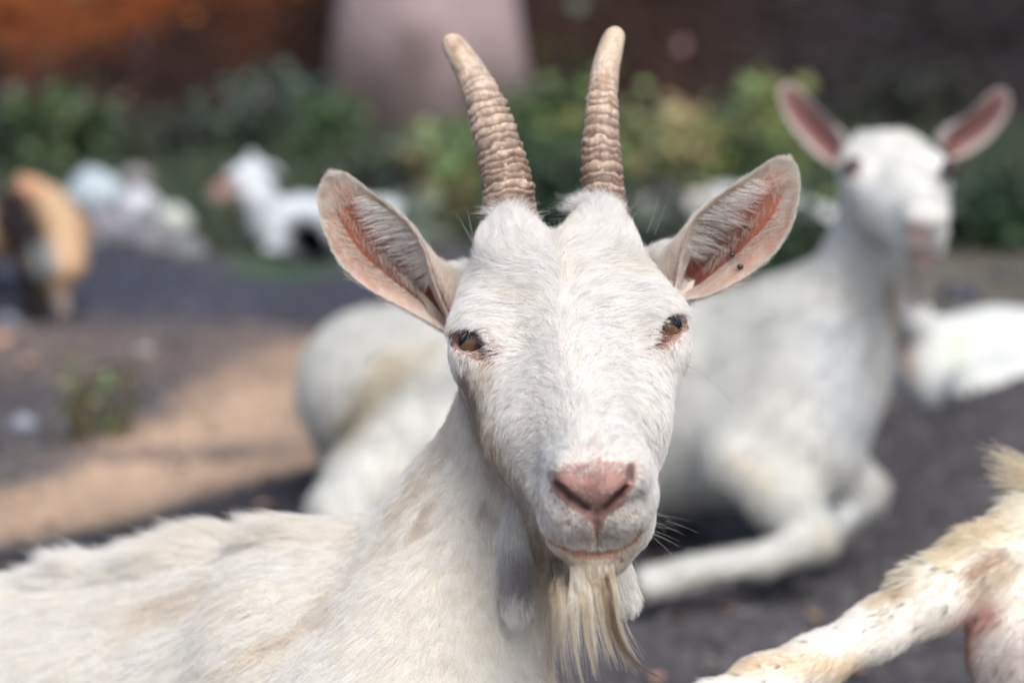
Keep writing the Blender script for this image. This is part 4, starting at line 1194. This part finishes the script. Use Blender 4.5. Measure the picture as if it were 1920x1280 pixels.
for i, (px, py, w, r_, g_, b_, d, lab) in enumerate(ROCKS):
    c = P(px, py, d); R = w / FPX * d / 2
    o = stone_mesh(c, (R * 1.15, R, R * 1.0), (r_, g_, b_), 60 + i, 'boulder'); tag(o, lab, 'boulder', 'boulders in the heap at the left')
STONES = [(270, 652, 30, (.36, .35, .34), 'round pale grey stone on the dark soil at the left'), (45, 775, 44, (.30, .33, .40), 'bluish white stone near the left edge'),
 (15, 600, 40, (.20, .23, .30), 'blue grey stone at the left edge below the tan kid'), (1395, 1130, 16, (.22, .21, .22), 'small grey stone on the soil below the folded foreleg'), 
 (1800, 560, 70, (.07, .07, .09), 'dark blue grey stone behind the lying goat at the right'), (1880, 520, 50, (.09, .085, .09), 'dark stone close to the right edge under the bush'),
 (330, 640, 40, (.07, .065, .07), 'dark stone right beside the round pale grey one'), (1460, 1090, 18, (.16, .155, .16), 'grey pebble right of the folded foreleg')]
for i, (px, py, w, col, lab) in enumerate(STONES):
    g = ground_at(px, py); d = (g - CAM) @ FWD; R = w / FPX * d / 2; g[2] = gz(g[0], g[1]) + R * .35
    tag(stone_mesh(g, (R * 1.15, R, R * .7), col, 80 + i, 'stone'), lab, 'stone', 'loose stones on the ground')

# dry leaves on the soil that can be told apart
LEAFS = [(70, 678, 46, (.62, .38, .26), 'large orange dry leaf on the soil at the left'), (120, 672, 30, (.44, .30, .20), 'tan dry leaf right beside the large orange one'),
 (10, 632, 40, (.55, .33, .24), 'orange dry leaf touching the left edge'), (62, 936, 36, (.66, .42, .30), 'pale orange dry leaf low on the left dirt'),
 (140, 590, 34, (.10, .20, .09), 'green leaf lying below the feet of the tan kid'), (1330, 1190, 22, (.20, .18, .17), 'dull brown leaf on the soil right of the beard')]
for i, (px, py, w, col, lab) in enumerate(LEAFS):
    g = ground_at(px, py); d = (g - CAM) @ FWD; g[2] = gz(g[0], g[1]) + .012
    b = Bag(); leaves(b, g[None], w / FPX * d * 1.2, col, .05, 300 + i, flat=.75)
    tag(b.build('dry_leaf', None, mat_dry), lab, 'leaf', 'single leaves on the soil')

# uncountable stuff: crumbs of soil, litter, turf
def scatter(n, x0, x1, y0, y1, fan=True):
    y = y0 + (y1 - y0) * rng.random(n) ** .8
    x = (rng.random(n) * (x1 - x0) + x0) * (y if fan else 1)
    return x, y
x, y = scatter(26000, -.24, .24, 1.9, 7.0); z = gz(x, y)
s = rng.uniform(.003, .012, len(x)) * (1 + .8 * (rng.random(len(x)) < .1))
T = np.array([[1, 0, -.3], [-.5, .87, -.3], [-.5, -.87, -.3], [0, 0, .8]])
rot = rng.random(len(x)) * 6.28; cr, sr = np.cos(rot), np.sin(rot)
V = np.stack([T[None, :, 0] * cr[:, None] - T[None, :, 1] * sr[:, None], T[None, :, 0] * sr[:, None] + T[None, :, 1] * cr[:, None], np.repeat(T[None, :, 2], len(x), 0)], -1) * s[:, None, None] * rng.uniform(.6, 1.3, (len(x), 4, 1)) + np.stack([x, y, z], -1)[:, None]
k = np.arange(len(x))[:, None] * 4
F = np.concatenate([k + np.array([0, 1, 3]), k + np.array([1, 2, 3]), k + np.array([2, 0, 3])])
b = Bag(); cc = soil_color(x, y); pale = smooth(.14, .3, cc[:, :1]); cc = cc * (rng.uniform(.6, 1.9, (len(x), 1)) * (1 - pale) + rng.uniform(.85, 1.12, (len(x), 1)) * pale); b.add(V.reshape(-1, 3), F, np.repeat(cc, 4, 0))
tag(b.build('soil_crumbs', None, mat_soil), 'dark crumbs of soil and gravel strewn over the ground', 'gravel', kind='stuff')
x, y = scatter(900, -.24, .24, 2.0, 6.5); z = gz(x, y) + .006
bits = Bag(); leaves(bits, np.stack([x, y, z], -1)[:450], .022, (.24, .18, .12), .5, 410, flat=.8); leaves(bits, np.stack([x, y, z], -1)[450:], .016, (.03, .026, .024), .4, 411, flat=.5)
tag(bits.build('straw_bits', None, mat_dry), 'broken straw and dark droppings trodden into the soil', 'straw', kind='stuff')
x, y = scatter(9000, -.24, .24, 6.0, 15.0); z = gz(x, y) + .01
lit = Bag(); Cc = np.stack([x, y, z], -1)
sel = (x / y < -.03) & (y > 10.4); leaves(lit, Cc[sel], .07, (.27, .080, .018), .5, 401, flat=.5)
sel2 = (x / y < -.03) & (y <= 10.4); leaves(lit, Cc[sel2], .06, (.075, .045, .04), .6, 404, flat=.5)
sel = (x / y >= -.03); leaves(lit, Cc[sel], .06, (.050, .034, .028), .5, 402, flat=.5)
x, y = scatter(420, -.24, .24, 8.5, 14.0); z = gz(x, y) + .02
leaves(lit, np.stack([x, y, z], -1), .08, (.16, .12, .12), .4, 403, flat=.3)
tag(lit.build('leaf_litter', None, mat_dry), 'rust and brown leaf litter covering the bank', 'leaf litter', kind='stuff')
x, y = scatter(30000, -.24, .24, 5.2, 9.2); n1 = fbm(np.stack([x, y, 0 * x], -1) * 1.6, 3, 2)
w = smooth(5.8, 6.6, y + .6 * n1); kx = (rng.random(len(x)) < w); x, y = x[kx], y[kx]; z = gz(x, y)
hgt = rng.uniform(.04, .11, len(x)); lean = rng.normal(0, .03, (len(x), 2)); a = rng.random(len(x)) * 3.14
V = np.stack([np.stack([x - .004 * np.cos(a), y - .004 * np.sin(a), z], -1), np.stack([x + .004 * np.cos(a), y + .004 * np.sin(a), z], -1), np.stack([x + lean[:, 0], y + lean[:, 1], z + hgt], -1)], 1)
b = Bag(); c = np.array([.080, .115, .068]) * rng.uniform(.5, 1.5, (len(x), 1)) * (1 + np.array([.5, .2, .1]) * rng.normal(0, .25, (len(x), 1)))
b.add(V.reshape(-1, 3), np.arange(len(x) * 3).reshape(-1, 3), np.repeat(c, 3, 0))
tag(b.build('turf', None, mat_leaf), 'patchy green turf between the soil and the shrubs', 'grass', kind='stuff')
# ------------------------------------------------------------------ animals in the background
class Anim:
    def __init__(self, x, y, d, step, label, name='goat', cat='goat', group='white goats resting on the ground'):
        """x, y: pixel ranges, d: depth range (m)"""
        c = np.array([PS(a, b, q) for a in x for b in y for q in d]); lo, hi = c.min(0), c.max(0)
        self.F = Field(*[np.arange(lo[i], hi[i] + step, step) for i in range(3)], cap=80)
        self.label, self.name, self.cat, self.group = label, name, cat, group
        self.extra = []
    def cone(self, a, b, ra, rb, k=20): self.F.cone(PS(*a), PS(*b), ra, rb, k, pad=90)
    def tube(self, L, k=20):
        for a, b in zip(L[:-1], L[1:]): self.cone(a[:3], b[:3], a[3], b[3], k)
    def build(self, colf, ears=()):
        pos_, q_ = self.F.mesh()
        base = s2w(pos_).mean(0); base[2] = float(gz(base[0], base[1]))
        root = tag(empty(self.name, Vector(base)), self.label, self.cat, self.group)
        V = [pos_]; Fq = [q_]; n = len(pos_); C = [colf(pos_, s2px(pos_))]
        for E, ec in ears:
            V.append(E['V']); Fq.append(E['F'] + n); n += len(E['V']); nf = EAR_N * EAR_M
            c = np.repeat(np.array([ec[1]]), len(E['V']), 0); u = np.repeat(E['u'], EAR_M); s = np.tile(E['s'], EAR_N)
            k = (smooth(.05, .3, s) * smooth(.98, .72, s) * smooth(.03, .2, u))[:, None]
            c[:nf] = np.array(ec[1]) * (1 - k) + np.array(ec[0]) * k
            C.append(c)
        ob = keep(new_mesh('body', s2w(np.concatenate(V)), np.concatenate(Fq), None, [mat_coat]), root)
        point_color(ob, 'col', np.clip(np.concatenate(C), .005, .9))
        return root
def strokes(L, base=(.80, .80, .77), seed=0, hard=2.3):
    def f(p, px):
        c = np.repeat(np.array([base]), len(p), 0) * (1 + .05 * fbm(p / 60 + seed, 3, 1))[:, None]
        wob = np.stack([fbm(p / 30, 2, 2), fbm(p / 30 + 9, 2, 3)], 1) * 6
        for pts, r, col, s in L:
            w = (s * np.exp(-(dist_poly(px + wob, pts) / r) ** hard))[:, None]; c = c * (1 - w) + np.array(col) * w
        return c
    return f
def small_eye(root, c_s, r, name='eye'):
    n1, n2 = 14, 20
    ph = np.linspace(0, math.pi, n1)[:, None]; th = np.linspace(0, 2 * math.pi, n2, endpoint=False)[None]
    V = np.stack([np.sin(ph) * np.cos(th), np.sin(ph) * np.sin(th), np.cos(ph) + 0 * th], -1) * r + c_s
    i = np.arange(n1 - 1)[:, None] * n2; j = np.arange(n2)[None]; j2 = (j + 1) % n2
    o = keep(new_mesh(name, s2w(V.reshape(-1, 3)), np.stack([i + j, i + n2 + j, i + n2 + j2, i + j2], -1).reshape(-1, 4), None, [mat_eye]), root)
    point_color(o, 'col', np.repeat(np.array([[.03, .014, .012]]), n1 * n2, 0))
def hoof(root, c_s, d_s, r, col=(.03, .025, .022)):
    b = Bag(); c_s = np.array(c_s); d_s = np.array(d_s, float)
    for s in (-1, 1):
        off = np.cross(d_s / np.linalg.norm(d_s), [0, 0, 1]) * r * .5 * s
        stick(b, s2w(np.array([c_s + off, c_s + off + d_s * .6, c_s + off + d_s])), np.array([r * .62, r * .6, r * .2]) / 1000, col, 10)
    b.build('hoof', root, mat_horn2)
mat_horn2 = mat_new('hoof', rough=.45, attr='col')

# hornless goat lying behind, at the right
g2 = Anim((520, 2000), (170, 1180), (2.75, 3.5), 7.0, 'hornless white goat lying behind with its pink lined ears spread wide')
H2_R = rotm('Z', 2.5) @ rotm('Y', 5) @ rotm('X', -62)
H2_O = PS(1688, 292, 2.93)
K2 = .92
fr2 = lambda x, y, z: H2_O + K2 * (H2_R @ np.array([x, y, z], float))
head_prims(g2.F, fr2, H2_R, K2, horns=False)
g2.tube([(1655, 350, 3.02, 42), (1622, 470, 3.05, 40), (1585, 580, 3.06, 56), (1535, 700, 3.05, 78), (1490, 830, 3.03, 88)], 40)
g2.tube([(1480, 620, 3.10, 68), (1400, 700, 3.14, 92), (1250, 745, 3.2, 118), (1000, 760, 3.28, 126), (800, 740, 3.34, 112), (700, 730, 3.36, 105)], 60)
g2.tube([(1450, 800, 3.08, 92), (1380, 810, 3.12, 86), (1250, 820, 3.18, 84), (1000, 860, 3.2, 115)], 40)
g2.tube([(700, 720, 3.36, 88), (672, 800, 3.40, 52), (640, 845, 3.42, 30)], 30)
g2.tube([(880, 830, 3.16, 62), (760, 840, 3.12, 58), (690, 900, 3.08, 46), (640, 960, 3.02, 36), (660, 1040, 2.98, 26), (800, 1070, 2.95, 20)], 26)
g2.tube([(1390, 860, 3.0, 48), (1465, 930, 2.97, 36), (1532, 1000, 2.95, 25)], 24)
g2.tube([(1528, 1008, 2.95, 27), (1440, 1045, 2.92, 18), (1300, 1070, 2.90, 17), (1215, 1095, 2.88, 20)], 10)
g2.tube([(1500, 880, 3.10, 58), (1580, 905, 3.08, 40), (1618, 918, 3.08, 26)], 24)
g2.tube([(1618, 925, 3.08, 26), (1570, 975, 3.05, 18), (1520, 985, 3.02, 16)], 10)
PKM = (.55, .26, .26)
c2 = strokes([([(1718, 430), (1722, 442)], 17, (.50, .29, .29), .8), ([(1700, 434), (1706, 438)], 9, (.22, .14, .16), .8), ([(1738, 436), (1744, 440)], 8, (.26, .16, .17), .7), ([(1718, 480), (1752, 484)], 11, (.40, .17, .18), .85), ([(1597, 316), (1606, 320)], 15, (.25, .15, .15), .9),
 ([(1781, 322), (1788, 316)], 14, (.20, .17, .18), .9), ([(1640, 350), (1680, 420)], 22, (.50, .53, .55), .5), ([(1560, 640), (1600, 800)], 60, (.46, .50, .55), .6), ([(1450, 600), (1350, 640)], 50, (.54, .56, .53), .5), ([(735, 690), (690, 760), (660, 800)], 34, (.44, .38, .26), .75), ([(800, 660), (720, 700)], 30, (.60, .55, .44), .6),
 ([(1668, 560), (1690, 640), (1700, 720)], 14, (.33, .26, .20), .75), ([(1660, 520), (1690, 560)], 16, (.42, .36, .28), .6), ([(820, 880), (760, 900)], 22, (.62, .55, .40), .5),
 ([(1380, 860), (1440, 900)], 20, (.70, .64, .50), .5), ([(1560, 940), (1600, 960)], 26, (.62, .66, .72), .5), ([(1540, 990), (1545, 1030)], 10, (.66, .60, .44), .6), ([(1660, 215), (1700, 235)], 24, (.82, .78, .68), .5)], (.635, .64, .61), 1)
e2l = ear([(1466, 158), (1480, 150), (1505, 168), (1530, 195), (1556, 222), (1576, 250), (1590, 285)], [(1464, 160), (1458, 178), (1466, 205), (1482, 236), (1505, 266), (1535, 295), (1578, 320)], 3.0, 2.96, 30, 18, 5)
e2r = ear([(1888, 166), (1872, 163), (1850, 178), (1828, 200), (1800, 225), (1776, 246), (1765, 275)], [(1890, 168), (1897, 185), (1890, 215), (1872, 245), (1845, 272), (1815, 290), (1785, 300)], 3.0, 2.96, 30, 18, 6)
EC = ((.24, .12, .115), (.46, .40, .385))
goat2 = g2.build(c2, [(e2l, EC), (e2r, EC)])
small_eye(goat2, fr2(-59, 3, -20), 16); small_eye(goat2, PS(1782, 318, 2.905), 13)
hoof(goat2, PS(1222, 1094, 2.88), (-28, -10, 10), 17)
bd = Hair(); n = 260
r0 = np.array([PS(1722, 508, 2.86)]) + rng.normal(0, 6, (n, 3)) * np.array([1, .4, 1]); t = np.linspace(0, 1, 6)[None, :, None]
bd.add(r0[:, None] + np.array([-4, -38, -8.]) * t * rng.uniform(.5, 1.1, (n, 1, 1)) + rng.normal(0, 7, (n, 1, 3)) * t, np.full((n, 6), .4), np.repeat(np.array([[.36, .33, .31]]), n, 0))
bd.build('beard', goat2, mat_beard)

# white goat lying further back, at the right edge
g3 = Anim((1640, 2500), (520, 900), (3.5, 4.2), 9.0, 'white goat lying at the right edge behind the dark mound, only its flank showing')
g3.tube([(1770, 665, 3.80, 62), (1860, 668, 3.82, 74), (2000, 672, 3.85, 84), (2200, 680, 3.9, 84), (2330, 700, 3.92, 70)], 30)
g3.tube([(1745, 650, 3.78, 40), (1718, 600, 3.74, 22), (1712, 570, 3.72, 14)], 24)
g3.tube([(1735, 690, 3.78, 52), (1800, 740, 3.76, 56), (1960, 760, 3.78, 60), (2200, 760, 3.85, 60)], 24)
g3.tube([(1900, 720, 3.72, 50), (1830, 735, 3.68, 40), (1960, 740, 3.70, 30)], 24)
g3.tube([(2330, 680, 3.92, 48), (2400, 600, 3.92, 36), (2440, 570, 3.9, 34), (2480, 620, 3.86, 22)], 20)
g3.build(strokes([([(1695, 640), (1705, 700)], 16, (.30, .20, .14), .85), ([(1800, 640), (1790, 690)], 18, (.42, .50, .36), .6), ([(1716, 600), (1725, 560)], 16, (.58, .56, .58), .7)], (.58, .60, .58), 2))

# young goats further off
k1 = Anim((370, 900), (270, 500), (5.6, 6.3), 9.0, 'white kid with a red brown muzzle lying on the grass left of the ear', 'kid', 'kid', 'young goats resting in the background')
k1.tube([(500, 420, 5.9, 50), (560, 415, 5.92, 58), (640, 412, 5.98, 62), (720, 420, 6.05, 58), (780, 430, 6.1, 46)], 30)
k1.tube([(500, 410, 5.88, 42), (484, 370, 5.86, 42), (478, 335, 5.86, 40)], 24)
k1.tube([(474, 326, 5.86, 36), (444, 342, 5.84, 32), (410, 362, 5.82, 27)], 16)
k1.tube([(484, 312, 5.84, 12), (512, 318, 5.82, 10), (530, 330, 5.82, 5)], 8)
k1.tube([(474, 300, 5.88, 14), (470, 290, 5.9, 9)], 8)
k1.tube([(520, 440, 5.80, 26), (560, 465, 5.76, 16), (500, 462, 5.74, 14)], 10)
k1.tube([(640, 440, 5.86, 34), (600, 452, 5.70, 30), (578, 456, 5.60, 42)], 6)
kid1 = k1.build(strokes([([(398, 342), (414, 350)], 30, (.15, .055, .045), .97), ([(412, 372), (436, 376)], 22, (.46, .36, .29), .7), ([(572, 442), (588, 472)], 44, (.012, .012, .02), 1.0)], (.56, .61, .65), 3, 4))
small_eye(kid1, PS(446, 335, 5.80), 6)

k2 = Anim((-260, 220), (290, 620), (4.6, 5.4), 8.0, 'tan kid with a black head and a black leg standing at the left edge', 'kid', 'kid', 'young goats resting in the background')
k2.tube([(62, 356, 5.0, 28), (92, 392, 4.98, 42), (122, 440, 4.94, 50), (124, 492, 4.90, 44)], 24)
k2.tube([(70, 400, 5.05, 44), (10, 430, 5.12, 56), (-80, 440, 5.2, 56), (-150, 440, 5.22, 48)], 26)
k2.tube([(46, 346, 4.98, 14), (40, 330, 4.97, 9)], 8)
k2.tube([(36, 378, 4.86, 40), (30, 415, 4.80, 40), (40, 448, 4.76, 28)], 12)
k2.tube([(122, 500, 4.88, 34), (112, 540, 4.90, 20), (118, 584, 4.92, 15)], 12)
k2.tube([(60, 490, 4.96, 34), (66, 540, 4.94, 25), (72, 588, 4.93, 18)], 12)
k2.tube([(-130, 480, 5.2, 26), (-132, 560, 5.2, 14)], 12); k2.tube([(-70, 480, 5.25, 26), (-70, 560, 5.25, 14)], 12)
kid2 = k2.build(strokes([([(24, 385), (30, 420), (40, 440)], 46, (.010, .006, .008), 1.0), ([(58, 510), (66, 590)], 34, (.012, .009, .009), 1.0), ([(78, 470), (88, 500)], 26, (.40, .42, .42), .9), ([(160, 420), (170, 470)], 18, (.22, .14, .09), .7), ([(120, 520), (112, 545)], 20, (.45, .28, .16), .5), ([(50, 340), (70, 360)], 16, (.58, .30, .19), .7),
 ([(118, 560), (118, 590)], 20, (.40, .38, .36), .7), ([(130, 470), (135, 490)], 14, (.56, .30, .18), .5), ([(150, 400), (162, 440)], 10, (.36, .22, .13), .6)], (.50, .35, .22), 4, 5))

k3 = Anim((1150, 1800), (290, 520), (5.7, 6.5), 9.0, 'white kid with a dark brown neck lying between the right horn and ear', 'kid', 'kid', 'young goats resting in the background')
k3.tube([(1215, 400, 6.0, 42), (1222, 430, 5.98, 44)], 20)
k3.tube([(1300, 400, 6.06, 54), (1360, 395, 6.1, 60), (1450, 400, 6.2, 60), (1540, 420, 6.25, 50)], 30)
k3.tube([(1270, 440, 6.0, 46), (1230, 440, 6.0, 44)], 24)
k3.tube([(1262, 430, 5.96, 24), (1250, 390, 5.95, 20), (1244, 360, 5.94, 22), (1236, 345, 5.90, 16)], 12)
kid3 = k3.build(strokes([([(1238, 345), (1250, 380), (1268, 440)], 19, (.035, .022, .022), 1.0), ([(1290, 440), (1262, 452)], 24, (.18, .17, .19), .8), ([(1290, 370), (1330, 360)], 16, (.45, .36, .28), .5)], (.52, .55, .56), 5, 4))

# ------------------------------------------------------------------ shaggy goat at the right edge, hind leg in view
g5 = Anim((1180, 3000), (650, 2300), (1.45, 2.2), 6.0, 'yellowish white shaggy goat at the lower right, only its hairy hind leg in view')
g5.tube([(1250, 2050, 1.62, 16), (1262, 1700, 1.60, 14), (1290, 1420, 1.62, 15), (1330, 1330, 1.64, 19)], 10)
g5.tube([(1330, 1340, 1.64, 17), (1430, 1285, 1.665, 19), (1530, 1240, 1.675, 17), (1640, 1182, 1.685, 18), (1740, 1122, 1.695, 22), (1850, 1060, 1.71, 25), (1960, 1015, 1.73, 34), (2100, 960, 1.78, 62), (2250, 950, 1.84, 90)], 14)
g5.tube([(2250, 900, 1.86, 110), (2500, 880, 1.9, 150), (2800, 880, 1.95, 150)], 50)
g5.tube([(1905, 1235, 1.70, 33), (1935, 1190, 1.71, 34), (2010, 1130, 1.74, 44), (2150, 1050, 1.82, 50)], 24)
g5.tube([(2250, 1000, 2.0, 60), (2230, 1300, 2.02, 28), (2250, 1700, 2.02, 18)], 20)
g5.tube([(2750, 1000, 1.85, 60), (2760, 1400, 1.85, 26), (2760, 1900, 1.85, 18)], 20); g5.tube([(2850, 1000, 2.05, 60), (2850, 1400, 2.05, 26), (2850, 1650, 2.05, 18)], 20)
LEGP = [([(1400, 1250), (1480, 1240), (1600, 1250)], 26, (.66, .48, .27), .6), ([(1640, 1130), (1690, 1110)], 14, (.62, .44, .24), .6), ([(1880, 1040), (1820, 1075)], 14, (.40, .24, .13), .7), ([(1850, 980), (1780, 1010)], 40, (.74, .66, .50), .6),
 ([(1805, 1230), (1812, 1180), (1850, 1150)], 34, (.42, .19, .16), .85), ([(1700, 1090), (1650, 1160)], 20, (.60, .56, .50), .5), ([(1840, 1105), (1900, 1060)], 24, (.46, .34, .20), .55), ([(1880, 1240), (1930, 1230)], 60, (.50, .44, .43), .8)]
legcol = strokes(LEGP, (.86, .84, .79), 6)
goat5 = g5.build(legcol)
p5, q5 = g5.F.mesh()
def w5(c, nn):
    px_ = s2px(c); return ((px_[:, 0] > 1250) & (px_[:, 0] < 2150) & (px_[:, 1] < 1420)) * np.where(nn[:, 2] > -.4, 1, .2) + 1e-6
n5 = 42000
r5, nn5, _ = tri_sample(p5, q5, n5, w5)
px5 = s2px(r5)
f5 = rbf([(1400, 1250, -1, .45), (1550, 1180, -1, .5), (1700, 1080, -1, .75), (1850, 1000, -1, .6), (1750, 1150, -1, .55), (1950, 950, -1, .4), (1900, 1080, -1, .5), (1850, 1200, -.5, 1), (1900, 1250, -.2, 1)], px5, 70)
f5 = f5 + rng.normal(0, .16, f5.shape) + np.stack([fbm(r5 / 12, 2, 1), fbm(r5 / 12 + 5, 2, 2)], 1) * .55
d5 = tofield(f5, nn5)
topness = np.clip(nn5[:, 1] * 1.4, 0, 1) * smooth(1600, 1720, px5[:, 0]) * .8
L5 = (6 + 9 * topness * np.clip(.3 + 1.6 * fbm(r5 / 15, 2, 1), 0, 1.4) + 3 * smooth(1600, 1800, px5[:, 0])) * rng.uniform(.6, 1.15, n5)
fur5 = Hair()
t = np.linspace(0, 1, 6)[None, :, None]
cl5 = np.stack([fbm(r5 / 5, 2, 3), fbm(r5 / 5 + 7, 2, 4), fbm(r5 / 5 + 3, 2, 5)], 1) * 1.0
Pn = r5[:, None] + d5[:, None] * L5[:, None, None] * t + nn5[:, None] * (L5[:, None, None] * (.20 + .35 * topness[:, None, None] ** .8) * (t * (1.4 - .4 * t))) + cl5[:, None] * (L5[:, None, None] * .22) * t ** 1.5 
C5 = legcol(r5, px5) * (1 + rng.normal(0, .07, (n5, 1))); spk = smooth(.46, .54, fbm(r5 / 4.2 + 30, 2, 1))[:, None] * .85
C5 = C5 * (1 - spk) + np.array([.10, .085, .06]) * spk
C5 = np.where((topness > .5)[:, None], C5 * np.array([1.03, .99, .90]), C5)
fur5.add(Pn, np.full((n5, 1), .16) * (1 - .75 * np.linspace(0, 1, 6) ** 1.3)[None], np.clip(C5, .01, .9))
# tail tuft reaching into the picture
nt = 260
a5 = np.repeat(PS(1985, 905, 1.73)[None], nt, 0) + rng.normal(0, 1, (nt, 3)) * np.array([9, 7, 6])
e5 = np.array([PS(1868 + rng.normal(0, 14), y_ + rng.normal(0, 6), 1.73) for y_ in rng.choice([842, 868, 884, 902], nt)])
Pt = a5[:, None] * (1 - t) + e5[:, None] * t * 1.0 + rng.normal(0, 2.5, (nt, 1, 3)) * t
fur5.add(Pt, np.full((nt, 6), .15) * np.linspace(1, .3, 6)[None], np.repeat(np.array([[.80, .72, .56]]), nt, 0) * rng.uniform(.8, 1.15, (nt, 1)))
g5b = fur5.build('fur', goat5, mat_fur)

# coats of the nearer background goats
def coat(anim, root, colf, n, L, rad, flow, wf, sig=90):
    p_, q_ = anim.F.mesh()
    rr, nn, _ = tri_sample(p_, q_, n, wf)
    pp = s2px(rr); f_ = rbf(flow, pp, sig) + np.stack([fbm(rr / 22, 2, 1), fbm(rr / 22 + 5, 2, 2)], 1) * .6 + rng.normal(0, .12, (n, 2))
    dd = tofield(f_, nn); Ls = L * rng.uniform(.6, 1.2, n) * (1 + .5 * fbm(rr / 30, 2, 3)) * np.where(np.linalg.norm(rr - H2_O, axis=1) < 150, .5, 1)
    tt = np.linspace(0, 1, 4)[None, :, None]
    tuft = np.stack([fbm(rr / 7, 2, 3), fbm(rr / 7 + 7, 2, 4), fbm(rr / 7 + 3, 2, 5)], 1)
    Q = rr[:, None] + dd[:, None] * Ls[:, None, None] * tt + nn[:, None] * (Ls[:, None, None] * .28 * tt) + tuft[:, None] * (Ls[:, None, None] * .4) * tt ** 1.5
    hh = Hair(); hh.add(Q, np.full((n, 1), rad) * (1 - .75 * np.linspace(0, 1, 4) ** 1.3)[None], np.clip(colf(rr, pp) * (1 + rng.normal(0, .10, (n, 1))), .01, .9))
    hh.build('fur', root, mat_fur)
FL2 = [(1650, 300, -.3, -1), (1690, 380, 0, 1), (1630, 480, -.3, 1), (1560, 650, -.3, 1), (1480, 850, -.3, 1), (1350, 600, -1, .3), (1200, 800, -1, .5), (900, 650, -1, .3), (650, 650, -1, .6), (640, 850, -.6, 1), (760, 850, -.8, .7), (1500, 980, .6, .8), (1350, 1060, -1, .2)]
head2 = lambda c: np.linalg.norm(c - H2_O, axis=1) < 165
coat(g2, goat2, c2, 60000, 15, .33, FL2, lambda c, nn: np.where(nn[:, 2] > -.4, 1.0, .15) * np.where(head2(c), .5, 1.0) * (np.linalg.norm(c - fr2(-59, 3, -20), axis=1) > 25) * (np.linalg.norm(c - fr2(61, 3, -20), axis=1) > 25) + 1e-9)
